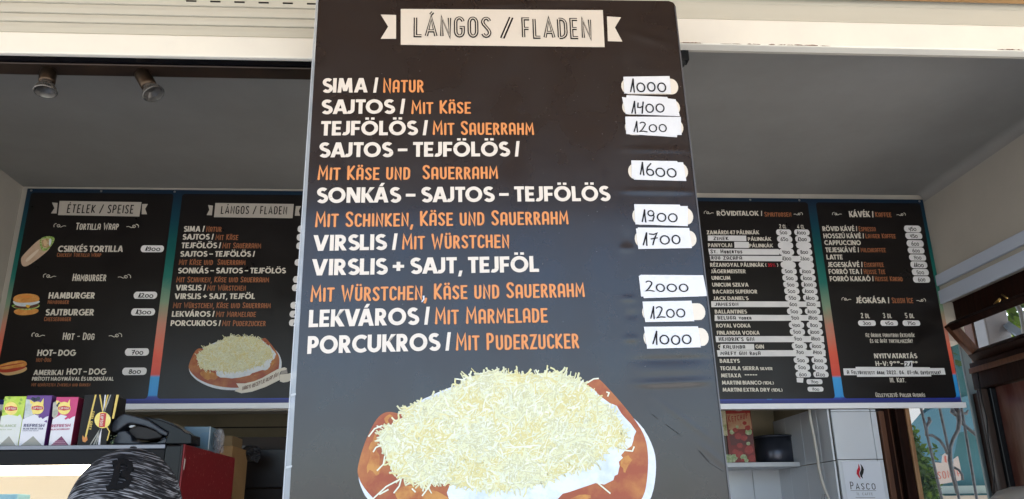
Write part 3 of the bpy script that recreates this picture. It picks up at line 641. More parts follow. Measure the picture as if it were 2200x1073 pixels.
def flatbread(PN, T, n0, nsh, ws, sc=1, par=None):
    """T maps poster pixel coordinates to this panel's pixels"""
    pl = [(776, 1050), (768, 1020), (780, 960), (850, 888), (900, 862), (980, 826), (1060, 815), (1260, 830), (1370, 900), (1405, 960), (1411, 1010), (1400, 1075), (1360, 1130), (1240, 1170), (1090, 1185), (950, 1170), (840, 1120), (790, 1075)]
    br = [(857, 889), (833, 884), (815, 893), (800, 915), (782, 955), (769, 1000), (768, 1020), (779, 1045), (805, 1075), (850, 1110), (950, 1150), (1090, 1168), (1240, 1155), (1340, 1115), (1382, 1073), (1391, 1030), (1393, 975), (1385, 935), (1362, 900), (1340, 872), (1310, 838), (1288, 815), (1277, 812), (1262, 820), (1200, 840), (1000, 860), (900, 900)]
    cr = [(1247, 832), (1266, 822), (1280, 842), (1300, 856), (1330, 882), (1352, 908), (1368, 938), (1362, 955), (1340, 970), (1330, 985), (1330, 1015), (1322, 1032), (1290, 1038), (1240, 1050), (1205, 1068), (1150, 1090), (1050, 1100), (975, 1082), (960, 1050), (1000, 1000), (1200, 900)]
    ch = [(856, 905), (870, 893), (858, 886), (900, 868), (950, 850), (975, 838), (1003, 814), (1030, 803), (1058, 796), (1085, 803), (1105, 802), (1130, 808), (1155, 803), (1190, 800), (1210, 806), (1232, 815), (1258, 828), (1275, 850), (1300, 870), (1325, 893), (1335, 915), (1346, 938), (1338, 956), (1305, 962), (1288, 985), (1255, 1003), (1215, 1015), (1165, 1035), (1110, 1050), (1050, 1055), (1000, 1045), (950, 1038), (900, 1040), (870, 1030), (843, 1010), (832, 985), (822, 955), (815, 935), (835, 918)]
    f = lambda P: [PN.uv(*T(p)) for p in P]
    pic = PN.flat('printed_plate', [f(smoothpoly(pl))], n0, M_plate, par, thick=.0001)
    PN.flat('printed_bread', [f(smoothpoly(br))], n0+.0001, M_bread, pic)
    jr = random.Random(2); jag = lambda P, a=3: [(x+jr.uniform(-a, a), y+jr.uniform(-a, a)) for x, y in smoothpoly(P, 1)]
    for P in ([(806, 925), (812, 945), (806, 965), (818, 985), (812, 1000), (822, 1010), (812, 1024), (798, 1010), (790, 1020), (786, 1000), (796, 975), (792, 955), (802, 945)], [(850, 1050), (880, 1040), (930, 1052), (958, 1066), (975, 1090), (950, 1110), (930, 1100), (900, 1112), (870, 1092), (850, 1075)], [(1335, 985), (1352, 978), (1362, 990), (1350, 1000), (1345, 1020), (1334, 1005)], [(830, 893), (846, 892), (838, 900), (832, 912), (824, 905)], [(1215, 1078), (1250, 1062), (1275, 1068), (1240, 1082)]):
        PN.flat('printed_crust', [f(jag(P))], n0+.0002, M_bread2, pic)
    PN.flat('printed_cream', [f(jag(cr, 6))], n0+.0003, M_cream, pic)
    PN.flat('printed_cheese', [f(smoothpoly(ch, 1))], n0+.0004, SCL, pic)
    rg = random.Random(5); V = []; Fc = []; mi = []; k = 0
    for i in range(nsh):
        while True:
            x, y = rg.uniform(795, 1370), rg.uniform(790, 1100)
            if inside((x, y), ch): break
        edge = not inside((x, y+14), ch) or not inside((x-12, y-8), ch) or not inside((x+12, y-4), ch)
        l = rg.uniform(10, 36)*sc; a = rg.uniform(0, 2*pi) if not edge else rg.uniform(0, 2*pi); cu = rg.uniform(-2.2, 2.2)/28
        pts = []; px, py = x - cos(a)*l/2*.7, y - sin(a)*l/2*.7
        if rg.random() < .02: l *= 1.5
        for s_ in range(5): pts.append((px, py)); px += cos(a)*l/4; py += sin(a)*l/4; a += cu*l/4
        w_ = ws*rg.uniform(.6, 1.35)
        clump = sin(x*.031+1.3)*cos(y*.043+.4)+.5*sin(x*.083)*sin(y*.091)
        r = rg.random()+clump*.3; m = 0 if r < .3 else 1 if r < .5 else 4 if r < .78 else 2 if r < .98 else 3
        if i < nsh*.35: m = rg.choice((2, 3, 5, 2, 0, 2, 0))
        P = [PN.uv(*T(p)) for p in pts]
        if i % 2:
            for q in ribbon([(a_+ws*.35, b_-ws*.45) for a_, b_ in P], w_*.9):
                n = n0+.0005+.0009*(i-.5)/nsh + 3e-6*(k/4 % 5); V += [PN.P3(a_, b_, n) for a_, b_ in q]; Fc.append((k, k+1, k+2, k+3)); mi.append(5 if clump < 0 else 3); k += 4
        for q in ribbon(P, w_):
            n = n0+.0005+.0009*i/nsh + 3e-6*(k/4 % 5); V += [PN.P3(a_, b_, n) for a_, b_ in q]; Fc.append((k, k+1, k+2, k+3)); mi.append(m); k += 4
    o = mk('printed_cheese_shreds', V, Fc, CH, pic, mi); o['kind'] = 'stuff'
    return pic
flatbread(PP, lambda p: p, .0007, 5600, .0021)
# long loose shreds
lsh = [((772+20, 939), (805, 922), (822, 915)), ((802, 972), (808, 962), (820, 957)), ((827, 980), (824, 998), (810, 1012)), ((802, 1072), (830, 1046), (860, 1030)), ((815, 1063), (835, 1052)), ((846, 1060), (858, 1045), (862, 1030)), ((907, 1066), (922, 1046), (930, 1030)), ((979, 815), (1000, 818)), ((1007, 804), (1012, 812)), ((1281, 1036), (1311, 1061)), ((1262, 823), (1275, 815), (1286, 814)), ((1302, 843), (1308, 845), (1305, 853)), ((1340, 968), (1358, 970), (1362, 960)), ((1085, 963), (1160, 957)), ((885, 1050), (893, 1058))]
for P in lsh: PP.flat('loose_shred', ribbon([PP.uv(*p) for p in P], .0024), .0026, CH[4])

# post behind the poster
b = MB((.08, 1.47, 0)); b.box((-.16, 1.42, 0), (.3, 1.53, 2.56)); tag(b.build('support_post', M_bar), 'square white post hidden behind the big poster', 'post')

# ------------------------------------------------------------------ WALL BOARDS
def gradmat():
    m = bpy.data.materials.new('board gradient print'); m.use_nodes = True; t = m.node_tree; b = t.nodes['Principled BSDF']; b.inputs['Roughness'].default_value = .35
    tc = t.nodes.new('ShaderNodeTexCoord'); sx = t.nodes.new('ShaderNodeSeparateXYZ'); mr = t.nodes.new('ShaderNodeMapRange'); mr.inputs['From Max'].default_value = .81
    vo = t.nodes.new('ShaderNodeTexVoronoi'); vo.inputs['Scale'].default_value = 12
    ad = t.nodes.new('ShaderNodeMath'); ad.operation = 'MULTIPLY_ADD'; ad.inputs[1].default_value = .035
    r = t.nodes.new('ShaderNodeValToRGB'); e = r.color_ramp.elements
    cols = [(0, (22, 26, 120)), (.045, (40, 60, 160)), (.05, (45, 150, 225)), (.14, (60, 160, 225)), (.15, (215, 75, 60)), (.24, (225, 95, 70)), (.36, (195, 130, 110)), (.46, (125, 150, 125)), (.58, (30, 115, 105)), (.72, (0, 92, 88)), (.86, (0, 62, 78)), (1, (8, 38, 62))]
    e[0].position = 0; e[0].color = (*lin(cols[0][1]), 1); e[1].position = 1; e[1].color = (*lin(cols[-1][1]), 1)
    for p, c in cols[1:-1]: q = e.new(p); q.color = (*lin(c), 1)
    t.links.new(tc.outputs['Object'], sx.inputs[0]); t.links.new(sx.outputs[2], mr.inputs[0]); t.links.new(tc.outputs['Object'], vo.inputs['Vector'])
    t.links.new(vo.outputs['Color'], ad.inputs[0]); t.links.new(mr.outputs[0], ad.inputs[2]); t.links.new(ad.outputs[0], r.inputs[0]); t.links.new(r.outputs[0], b.inputs['Base Color'])
    return m
M_grad = gradmat()
def rrect(a, b, c, d, r):
    """corner uv: bl, br, tr, tl"""
    P = []
    for cx, cy, a0, ux, uy in ((b[0]-r, b[1]+r, 270, 0, 0), (c[0]-r, c[1]-r, 0, 0, 0), (d[0]+r, d[1]-r, 90, 0, 0), (a[0]+r, a[1]+r, 180, 0, 0)): P += arc(cx, cy, r, r, a0, a0+90, 5)
    return P
def swirl(PN, x0, x1, y, flip, m):
    L = x1-x0; f = lambda t, s: (x1-t*L, y-s*L) if flip else (x0+t*L, y-s*L)
    P1 = [f(.28+.16*cos(a)*(1-a/14), .05+.16*sin(a)*(1-a/14)) for a in [k*.55 for k in range(12)]]
    P2 = [f(t, .18*sin(t*9)*(1-t)+.03) for t in [.3+k*.07 for k in range(11)]]; P3 = [f(.05+.2*cos(a), .05+.22*sin(a)) for a in [1.2+k*.35 for k in range(8)]]
    PN.flat('ornament', [q for P in (P1, P2, P3) for q in ribbon([PN.uv(*p) for p in P], .0022)], .0012, m)
def board_base(PN, x0, x1, panels, ztop, zbot):
    """all in world metres, converted to local"""
    ox, oz = PN.org.x, PN.org.z
    q = MB(); q.box((x0-ox, 0, zbot-oz), (x1-ox, .007, ztop-oz)); q.build('board_sheet', M_grad, PN.root)
    for a, c in panels:
        P = rrect((a-ox, zbot-oz+.016), (c-ox, zbot-oz+.016), (c-ox, ztop-oz-.016), (a-ox, ztop-oz-.016), .012)
        PN.flat('printed_panel', [P], .0004, M_board)
    q = MB(); q.box((x0-ox-.002, -.009, zbot-oz-.021), (x1-ox+.012, .006, zbot-oz-.0015)); q.build('white_strip', M_strip, PN.root, bevel=.001)
    q = MB(); q.box((x0-ox, -.0006, zbot-oz), (x1-ox, -.0003, zbot-oz+.011)); q.build('navy_band', M_navy, PN.root)
    for sx in (x0+.015, x1-.015, (x0+x1)/2-.02, x0+.27):
        q = MB(); q.lathe([(.0001, -.0035), (.003, -.003), (.0045, -.0004)], (sx-ox, 0, ztop-oz-.008), 10, mtx=Matrix.Rotation(-pi/2, 3, 'X')); fixn(q.build('screw', M_screw, PN.root))
BY = 2.90
lx0 = PY(59, 407, BY).x; lz1 = PY(59, 405.5, BY).z; lz0 = PY(450, 866.5, BY).z
LB = Panel('wall_menu_board', 'black food menu board on the back wall with burger, wrap and hot dog, left of the poster', 'menu board', BY, 0, 0)
LB.org = Vector((lx0, BY, lz0)); LB.root.location = LB.org
dvx = (PY(373, 427, BY).x+PY(317, 850, BY).x)/2; dvx2 = (PY(391.5, 427, BY).x+PY(337, 850, BY).x)/2
board_base(LB, lx0, dvx2+(dvx-lx0)+.012, [(lx0+.016, dvx), (dvx2, dvx2+(dvx-lx0)-.006)], lz1, lz0)
s4 = .4476
def la(x, y): return (x*s4, 400+y*s4)
def lb2(x, y): return (330+x*s4, 400+y*s4)
BN = .0011
def T2(PN, fn, tx, stl, x0, x1, y, h, m, y1=None, **k):
    a = fn(x0, y); c = fn(x1, y if y1 is None else y1); sc = fn(0, 1)[1]-fn(0, 0)[1]
    return PN.text(tx, {'b': 'bold', 'c': 'cond', 't': 'title', 'h': 'hand', 'l': 'handl'}[stl], a[0], a[1], c[0], c[1], h*sc, m, k.pop('n', BN), **k)
def banner(PN, fn, quad, rl, rr, tx, x0, x1, y, y1, h):
    o = PN.poly('title_banner', [fn(*p) for p in quad], .0009, M_bbanner)
    PN.poly('ribbon_end', [fn(*p) for p in rl], .0009, M_bbanner); PN.poly('ribbon_end', [fn(*p) for p in rr], .0009, M_bbanner)
    T2(PN, fn, tx, 't', x0, x1, y, h, M_black, y1, n=.0015, parent=o, minner=M_bbanner)
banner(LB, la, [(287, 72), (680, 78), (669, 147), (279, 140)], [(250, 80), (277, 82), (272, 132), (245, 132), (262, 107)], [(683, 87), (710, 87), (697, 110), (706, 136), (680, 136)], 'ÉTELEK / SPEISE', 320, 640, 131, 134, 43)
for x0, x1, y in ((267, 318, 195), (217, 270, 437), (162, 216, 720)): a = la(x0, y); c = la(x1, y); swirl(LB, a[0], c[0], a[1], False, M_boardwhite)
for x0, x1, y in ((608, 658, 198), (567, 620, 440), (523, 577, 722)): a = la(x0, y); c = la(x1, y); swirl(LB, a[0], c[0], a[1], True, M_boardwhite)
for r in [('Tortilla Wrap', 'c', 363, 568, 211, 34, 0), ('CSIRKÉS TORTILLA', 'b', 277, 590, 317, 30, 0), ('Chicken Tortilla Wrap', 'c', 273, 485, 341, 20, 1), ('Hamburger', 'c', 347, 508, 457, 36, 0),
          ('HAMBURGER', 'b', 232, 454, 541, 30, 0), ('Hamburger', 'c', 228, 330, 567, 20, 1), ('SAJTBURGER', 'b', 217, 450, 622, 31, 0), ('Cheeseburger', 'c', 211, 340, 649, 21, 1),
          ('Hot - Dog', 'c', 300, 452, 739, 35, 0), ('HOT– DOG', 'b', 178, 362, 816, 30, 0), ('Hot-Dog', 'c', 173, 245, 845, 20, 1), ('AMERIKAI', 'b', 160, 302, 908, 25, 0), ('HOT – DOG', 'b', 318, 508, 906, 30, 0),
          ('PIRÍTOTT HAGYMÁVAL ÉS UBORKÁVAL', 'b', 153, 545, 935, 18, 0), ('Mit gerösteten Zwiebeln und Gurken', 'c', 150, 433, 962, 16, 1)]:
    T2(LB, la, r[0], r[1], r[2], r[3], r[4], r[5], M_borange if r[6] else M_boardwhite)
def pillp(PN, fn, x0, y0, x1, y1, tx, m=M_bpaper, seed=0, mar=.2, hh=.62):
    a = fn(x0, y0); c = fn(x1, y1); o = PN.pill(a[0], a[1], c[0], c[1], .0015, m, name='price_sticker', rough=.0004)
    if tx:
        w_ = c[0]-a[0]; h = c[1]-a[1]; k = mar if len(tx) > 3 else mar+.08
        PN.text(tx, 'hand', a[0]+w_*k, c[1]-h*.18, c[0]-w_*k*.9, c[1]-h*.18, h*hh, M_pen, .002, o, name='pen_digits', seed=seed)
for i, r in enumerate([(674, 286, 790, 318, '1900'), (640, 508, 757, 542, '1200'), (628, 588, 747, 622, '1300'), (598, 779, 718, 815, '700'), (585, 872, 707, 908, '800')]): pillp(LB, la, *r, seed=i)
# printed food pictures
M_bun = mat('printed bun', (.62, .24, .05), .4, noise=(50, (.78, .42, .13), .4, .7)); M_meat = mat('printed meat', (.10, .03, .015), .5); M_leaf = mat('printed salad', (.18, .36, .05), .5, noise=(120, (.5, .6, .25), .45, .6))
M_tort = mat('printed tortilla', (.60, .44, .32), .5, noise=(40, (.52, .36, .24), .45, .7)); M_saus = mat('printed sausage', (.42, .045, .02), .4)
def pic(PN, fn, name, layers):
    root = None
    for i, (pts, m) in enumerate(layers):
        o = PN.flat(name if root is None else name+'_layer', [[PN.uv(*fn(*p)) for p in smoothpoly(pts, 2)]], .0009+.0001*i, m, root); root = root or o
pic(LB, la, 'printed_wrap', [([(100, 352), (106, 386), (134, 387), (225, 318), (246, 290), (236, 262), (205, 252), (180, 262), (108, 335)], M_tort), ([(190, 262), (205, 245), (240, 240), (265, 248), (258, 272), (238, 300), (210, 318), (195, 300)], M_leaf), ([(196, 262), (212, 250), (240, 256), (250, 275), (228, 300), (206, 300)], mat('printed filling', (.45, .26, .12), .5, noise=(110, (.62, .6, .35), .45, .6))), ([(205, 265), (222, 255), (228, 280), (215, 295)], mat('printed chicken', (.7, .5, .3), .5)), ([(236, 252), (250, 255), (245, 285), (235, 290)], M_cream), ([(120, 355), (185, 300), (190, 310), (130, 370)], mat('printed tortilla light', (.74, .62, .5), .5))])
pic(LB, la, 'printed_burger', [([(62, 596), (75, 618), (125, 622), (180, 612), (190, 590), (120, 585)], M_bun), ([(55, 580), (100, 595), (150, 596), (193, 580), (190, 566), (60, 568)], M_leaf), ([(64, 572), (70, 586), (130, 592), (185, 580), (188, 566)], M_meat), ([(62, 560), (80, 576), (120, 580), (150, 574), (192, 562), (190, 548), (66, 548)], M_cream), ([(120, 570), (135, 590), (150, 572)], mat('printed cheddar', (.8, .45, .05), .5)), ([(62, 552), (68, 530), (100, 518), (150, 517), (186, 526), (193, 552), (150, 560), (90, 562)], M_bun), ([(90, 530), (130, 523), (165, 530), (130, 542)], mat('printed bun highlight', (.72, .28, .06), .4))])
pic(LB, la, 'printed_hot_dog', [([(-20, 880), (20, 912), (80, 905), (128, 888), (132, 865), (60, 880)], mat('printed roll', (.66, .42, .2), .5)), ([(-30, 880), (10, 898), (70, 892), (128, 872), (120, 862), (40, 872)], M_saus), ([(-20, 868), (10, 855), (60, 842), (110, 836), (131, 848), (128, 866), (70, 874), (10, 884)], M_bun), ([(0, 866), (60, 856), (118, 846), (118, 850), (60, 861), (0, 872)], M_saus)])
# panel 2
banner(LB, lb2, [(297, 82), (673, 87), (667, 155), (290, 150)], [(262, 92), (285, 95), (280, 141), (255, 140), (268, 115)], [(683, 97), (708, 97), (697, 120), (703, 143), (678, 143)], 'LÁNGOS / FLADEN', 322, 640, 135, 138, 40)
for r in [('SIMA /', 'b', 144, 243, 220, 0), ('Natur', 'c', 252, 325, 221, 1), ('SAJTOS /', 'b', 138, 287, 258, 0), ('Mit Käse', 'c', 297, 405, 260, 1), ('TEJFÖLÖS /', 'b', 133, 322, 299, 0), ('Mit Sauerrahm', 'c', 330, 515, 300, 1),
          ('SAJTOS – TEJFÖLÖS /', 'b', 127, 485, 340, 0), ('Mit Käse und  Sauerrahm', 'c', 121, 440, 380, 1), ('SONKÁS – SAJTOS – TEJFÖLÖS', 'b', 116, 633, 420, 0), ('Mit Schinken, Käse und Sauerrahm', 'c', 109, 553, 463, 1),
          ('VIRSLIS /', 'b', 105, 248, 502, 0), ('Mit Würstchen', 'c', 257, 442, 503, 1), ('VIRSLIS + SAJT, TEJFÖL', 'b', 99, 486, 543, 0), ('Mit Würstchen, Käse und Sauerrahm', 'c', 93, 561, 587, 1),
          ('LEKVÁROS /', 'b', 87, 291, 628, 0), ('Mit Marmelade', 'c', 299, 490, 629, 1), ('PORCUKROS /', 'b', 81, 321, 672, 0), ('Mit Puderzucker', 'c', 329, 537, 673, 1)]:
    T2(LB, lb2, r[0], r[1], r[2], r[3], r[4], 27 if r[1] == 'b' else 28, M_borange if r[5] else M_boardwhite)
for i, (x, y, t) in enumerate([(690, 207, '1000'), (686, 247, '1400'), (684, 288, '1200'), (676, 368, '1600'), (668, 449, '1900'), (663, 489, '1700'), (656, 573, '2000'), (652, 615, '1200'), (649, 657, '1000')]): pillp(LB, lb2, x, y-16, x+112, y+16, t, seed=30+i)
kx = (606-406)/(1411-768); ky = (840-722)/(1185-797)
TL = lambda p: (406+(p[0]-768)*kx - (p[1]-990)*.02, 722+(p[1]-797)*ky)
flatbread(LB, TL, .0009, 1500, .0022, 1.3)
zz_ = lambda P: [(400+x*.14909, 720+y*.14909) for x, y in P]
rb = LB.poly('recipe_ribbon', zz_([(725, 700), (850, 700), (980, 670), (1100, 620), (1220, 550), (1320, 495), (1420, 468), (1455, 485), (1440, 505), (1375, 520), (1345, 555), (1350, 650), (1150, 750), (950, 820), (800, 843), (700, 810), (765, 765)]), .0028, M_boardwhite)
LB.poly('recipe_ribbon', zz_([(1350, 572), (1480, 560), (1570, 530), (1650, 500), (1650, 600), (1570, 632), (1460, 680), (1400, 688), (1352, 672)]), .0030, M_boardwhite)
LB.poly('ribbon_fold', zz_([(1455, 485), (1462, 555), (1370, 568), (1358, 558), (1380, 520), (1440, 505)]), .0031, mat('printed ribbon shade', (.34, .32, .30), .5))
for tx, x0, x1 in (('NAGYI', 808, 935), ('RECEPTJE', 955, 1135), ('ALAPJÁN', 1150, 1330)):
    g_ = lambda x: (400+x*.14909, 720+(800-((x-808)/522)**1.35*205)*.14909)
    a = g_(x0); c = g_(x1); LB.text(tx, 'cond', *a, *c, 8.5, M_meat, .0032, rb)

RB = Panel('wall_menu_board', 'black drinks menu board on the back wall with many white price stickers, right of the poster', 'menu board', BY, 0, 0)
rx1 = (PY(1984, 433, BY).x + PY(2064, 864, BY).x)/2; rz1 = PY(1740, 427, BY).z; rz0 = PY(1810, 866, BY).z; rx0 = PY(1490, 500, BY).x-.03
RB.org = Vector((rx0, BY, rz0)); RB.root.location = RB.org
d0 = (PY(1739, 446, BY).x+PY(1790, 845, BY).x)/2; d1 = (PY(1757, 446, BY).x+PY(1808, 845, BY).x)/2
board_base(RB, rx0, rx1, [(rx0+.022, d0), (d1, rx1-.014)], rz1, rz0)
r5 = lambda x, y: (1490+x*.20506, 420+y*.20506)
r6 = lambda x, y: (1490+x*.22371, 640+y*.22371)
r7 = lambda x, y: (1740+x*.42875, 420+y*.42875)
for fn, x0, x1, y, fl in ((r5, 123, 210, 190, 0), (r5, 1047, 1128, 203, 1), (r7, 118, 158, 97, 0), (r7, 433, 472, 100, 1), (r7, 165, 206, 524, 0), (r7, 533, 573, 530, 1)):
    a = fn(x0, y); c = fn(x1, y); swirl(RB, a[0], c[0], a[1], fl, M_boardwhite)
W_, O2 = M_boardwhite, M_borange
for r in [('RÖVIDITALOK', 'b', 245, 682, 215, 50, W_), ('/', 'b', 706, 722, 216, 50, W_), ('Spirituosen', 'c', 745, 1025, 225, 50, O2), ('2 cl', 'c', 900, 970, 348, 44, W_), ('4 cl', 'c', 1088, 1160, 350, 44, W_),
          ('ZAMÁRDI 47 PÁLINKÁK', 'b', 140, 688, 410, 40, W_), ('PÁLINKÁK', 'b', 570, 815, 478, 38, W_), ('PANYOLAI', 'b', 153, 405, 544, 40, W_), ('PÁLINKÁK', 'b', 583, 833, 547, 38, W_),
          ('RÉZANGYAL PÁLINKÁK', 'b', 175, 738, 750, 40, W_), ('(', 'b', 752, 764, 748, 36, W_), ('35%', 'b', 778, 860, 750, 34, M_red), (')', 'b', 876, 888, 748, 36, W_),
          ('JÄGERMEISTER', 'b', 182, 548, 818, 40, W_), ('UNICUM', 'b', 190, 387, 887, 40, W_), ('UNICUM SZILVA', 'b', 196, 577, 958, 40, W_), ('BACARDI SUPERIOR', 'b', 204, 668, 1030, 40, W_)]:
    T2(RB, r5, r[0], r[1], r[2], r[3], r[4], r[5], r[6])
for r in [("JACK DANIEL'S", 190, 527, 24, 35), ('BALLANTINES', 205, 512, 153, 37), ('ROYAL VODKA', 218, 548, 287, 37), ('FINLANDIA VODKA', 225, 635, 356, 37), ('C', 236, 258, 488, 36), ('GIN', 595, 677, 489, 37), ('BAILEYS', 252, 443, 626, 37),
          ('TEQUILA SIERRA', 257, 628, 697, 37), ('SILVER', 638, 760, 696, 28), ('METAXA', 265, 458, 766, 37), ('*****', 492, 615, 758, 36), ('MARTINI BIANCO', 273, 655, 835, 37), ('(1DL)', 665, 772, 834, 30), ('MARTINI EXTRA DRY', 280, 735, 903, 37), ('(1DL)', 748, 855, 902, 30)]:
    T2(RB, r6, r[0], 'b', r[1], r[2], r[3], r[4], W_)
def paper(fn, quad, tx=None, x0=0, x1=0, y=0, h=0, m=M_bpaper, n=.0014):
    o = RB.poly('paper_strip', [fn(*p) for p in quad], n, m)
    if tx: T2(RB, fn, tx, 'l', x0, x1, y, h, M_pen, n=n+.0005, parent=o, name='pen_writing')
paper(r5, [(148, 422), (550, 424), (553, 482), (150, 478)], 'ZIMEK', 210, 365, 471, 34)
paper(r5, [(425, 488), (578, 490), (580, 553), (428, 552)])
paper(r5, [(152, 560), (893, 565), (898, 625), (165, 622)], 'St. Hubertus', 178, 508, 610, 40)
paper(r5, [(168, 634), (1240, 638), (1247, 696), (178, 686)], 'ROU ZACAPA', 188, 508, 677, 36)
paper(r6, [(168, 35), (1213, 38), (1217, 90), (170, 92)], 'JAMESON', 205, 430, 79, 30)
paper(r6, [(202, 165), (1233, 168), (1237, 222), (202, 224)], 'BELUGA vodka', 232, 553, 211, 34)
paper(r6, [(210, 370), (1250, 370), (1253, 428), (216, 428)], "HENDRIK'S GIN", 243, 583, 417, 36)
paper(r6, [(258, 445), (580, 445), (583, 502), (252, 503)], 'KALUMBA', 285, 495, 491, 34)
paper(r6, [(224, 505), (1265, 505), (1267, 562), (232, 566)], 'MALFY GIN RosA', 260, 643, 552, 34)
ys = [500, 514.5, 528, 542, 556, 570, 583.5, 598, 612, 626, 640.5, 654, 669.5, 683, 699, 713.5, 728, 744, 757, 774.5, 789.5, 805]
p2 = '500 650 - 400 1300 - 500 500 500 500 550 600 500 900 400 500 900 500 700 500 500 600'.split(); p4 = '1000 1300 - 800 2600 - 1000 1000 1000 1000 1100 1200 1000 1800 800 1000 1800 1000 1400 1000 1000 1200'.split()
for (xa, xb, pr, sd_) in ((1668, 1710, p2, 100), (1707, 1748, p4, 200)):
    cx = lambda y: xa+(xb-xa)*(y-500)/305
    poly = [(cx(494)+5, 494)] + [(cx(494)+26, 494)] + [(cx(811)+26, 811), (cx(811)+5, 811)]
    RB.poly('paper_strip', poly, .0018, M_bpaper)
    for i, (y, t) in enumerate(zip(ys, pr)):
        o = RB.pill(cx(y), y-6.3, cx(y)+31, y+6.3, .0016, M_bpaper, name='price_sticker', rough=.0003)
        if t != '-': RB.text(t, 'hand', cx(y)+(5 if len(t) > 3 else 7), y+4, cx(y)+(24 if len(t) > 3 else 23), y+4.2, 8, M_pen, .0024, o, name='pen_digits', seed=sd_+i)
for x0, y0, x1, y1 in ((1087, 783, 1233, 832), (1097, 855, 1243, 903)): pillp(RB, r6, x0, y0, x1, y1, '700', seed=5)
RB.poly('paper_strip', [r6(*p) for p in ((988, 770), (1055, 772), (1050, 818), (992, 812))], .0013, M_bpaper)
for r in [('KÁVÉK', 'b', 198, 302, 110, 30, W_), ('/', 'b', 312, 321, 111, 30, W_), ('Kaffee', 'c', 329, 409, 110, 26, O2), ('RÖVID KÁVÉ /', 'b', 64, 238, 180, 24, W_), ('Espresso', 'c', 246, 330, 181, 24, O2), ('HOSSZÚ KÁVÉ /', 'b', 69, 272, 216, 24, W_), ('Langer Kaffee', 'c', 280, 430, 216, 24, O2),
          ('CAPPUCCINO', 'b', 73, 256, 250, 24, W_), ('TEJESKÁVÉ /', 'b', 79, 247, 286, 24, W_), ('Milchkaffee', 'c', 256, 380, 286, 24, O2), ('LATTE', 'b', 84, 165, 322, 24, W_), ('JEGESKÁVÉ /', 'b', 90, 265, 360, 25, W_), ('Eiskaffee', 'c', 273, 370, 360, 25, O2),
          ('FORRÓ TEA /', 'b', 95, 263, 395, 25, W_), ('Heisse Tee', 'c', 271, 378, 395, 25, O2), ('FORRÓ KAKAÓ /', 'b', 101, 320, 431, 25, W_), ('Heisse Kakao', 'c', 328, 464, 431, 25, O2),
          ('JÉGKÁSA /', 'b', 231, 400, 541, 29, W_), ('Slush Ice', 'c', 412, 518, 541, 29, O2), ('2 dl', 'c', 257, 299, 616, 26, W_), ('3 dl', 'c', 367, 410, 616, 26, W_), ('5 dl', 'c', 478, 522, 616, 26, W_),
          ('Az áraink forintban értendők', 'c', 280, 525, 711, 20, W_), ('és az áfát tartalmazzák!', 'c', 302, 515, 740, 20, W_), ('NYITVATARTÁS', 'b', 323, 537, 817, 24, W_),
          ('H–V: 9', 'b', 330, 417, 856, 25, W_), ('oo', 'b', 419, 453, 856, 25, W_), ('–', 'b', 456, 470, 856, 25, W_), ('oo', 'b', 514, 542, 856, 25, W_), ('III. Kat.', 'c', 402, 481, 938, 24, W_), ('Üzletvezető: Puller András', 'c', 330, 578, 1011, 20, W_)]:
    T2(RB, r7, r[0], r[1], r[2], r[3], r[4], r[5], r[6])
for i, (x0, y0, x1, y1, t) in enumerate([(474, 153, 553, 185, '450'), (481, 188, 559, 220, '450'), (487, 226, 566, 259, '600'), (492, 262, 570, 292, '600'), (499, 297, 578, 328, '700'), (506, 332, 584, 366, '1100'), (513, 370, 592, 402, '500'), (519, 406, 598, 438, '600'), (243, 627, 327, 655, '300'), (355, 627, 438, 655, '450'), (466, 627, 549, 655, '750')]):
    pillp(RB, r7, x0, y0, x1, y1, t, seed=60+i)
paper(r7, [(472, 832), (512, 830), (513, 862), (474, 864)]); T2(RB, r7, '21', 'h', 476, 508, 858, 20, M_pen, n=.002, name='pen_digits')
paper(r7, [(228, 860), (600, 862), (608, 908), (236, 910)], n=.0012)
paper(r7, [(166, 868), (672, 866), (679, 899), (170, 902)], 'A Feltüntetett árak 2022. 06. 01-től érvényesek!', 186, 655, 897, 19, n=.0016)
#PART2
# ------------------------------------------------------------------ things on the tiled niche shelf
def simple_panel(name, label, cat, Y, px, py, group=None): return Panel(name, label, cat, Y, px, py, 0, group)
SY = 3.20
sx0 = PY(1400, 995, SY).x; sx1 = PY(1719, 995, SY).x; sz1 = PY(1640, 993.5, SY).z; sz0 = PY(1640, 1003.5, SY).z
b = MB(((sx0+sx1)/2, SY, sz0)); b.box((sx0, SY, sz0), (sx1, NB-.009, sz1)); tag(b.build('wall_shelf', mat('white shelf board', (.55, .58, .62), .4, .4), None, bevel=.002), 'white wall shelf carrying the ketchup carton and the dark pot in the tiled corner', 'shelf')
for bx in (sx0+.1, sx1-.05): pass
KY = SY+.012
def zoom3(x, y): return (1530+x*.19853, 860+y*.19853)
K = simple_panel('ketchup_carton', 'tall red ketchup carton printed with tomatoes beside the dark pot', 'carton', KY, 1590, 995)
kx0 = PY(1567, 990, KY).x; kx1 = PY(1624, 990, KY).x; kz1 = PY(1590, 850, KY).z
K.org = Vector(((kx0+kx1)/2, KY, sz1)); K.root.location = K.org; hw = (kx1-kx0)/2
q = MB(); q.box((-hw, 0, 0), (hw, .06, kz1-sz1)); q.build('carton_box', mat('carton red', (.17, .012, .008), .35, .4), K.root, bevel=.001)
M_kcream = mat('ketchup label ink', (.40, .22, .12), .4, noise=(30, (.36, .08, .03), .5, .75)); M_tomato = mat('printed tomato', (.28, .012, .008), .35, noise=(60, (.40, .06, .04), .55, .7)); M_kgreen = mat('printed green', (.20, .28, .12), .4, noise=(80, (.42, .46, .30), .45, .65)); M_kdark = mat('printed dark red', (.09, .01, .008), .4)
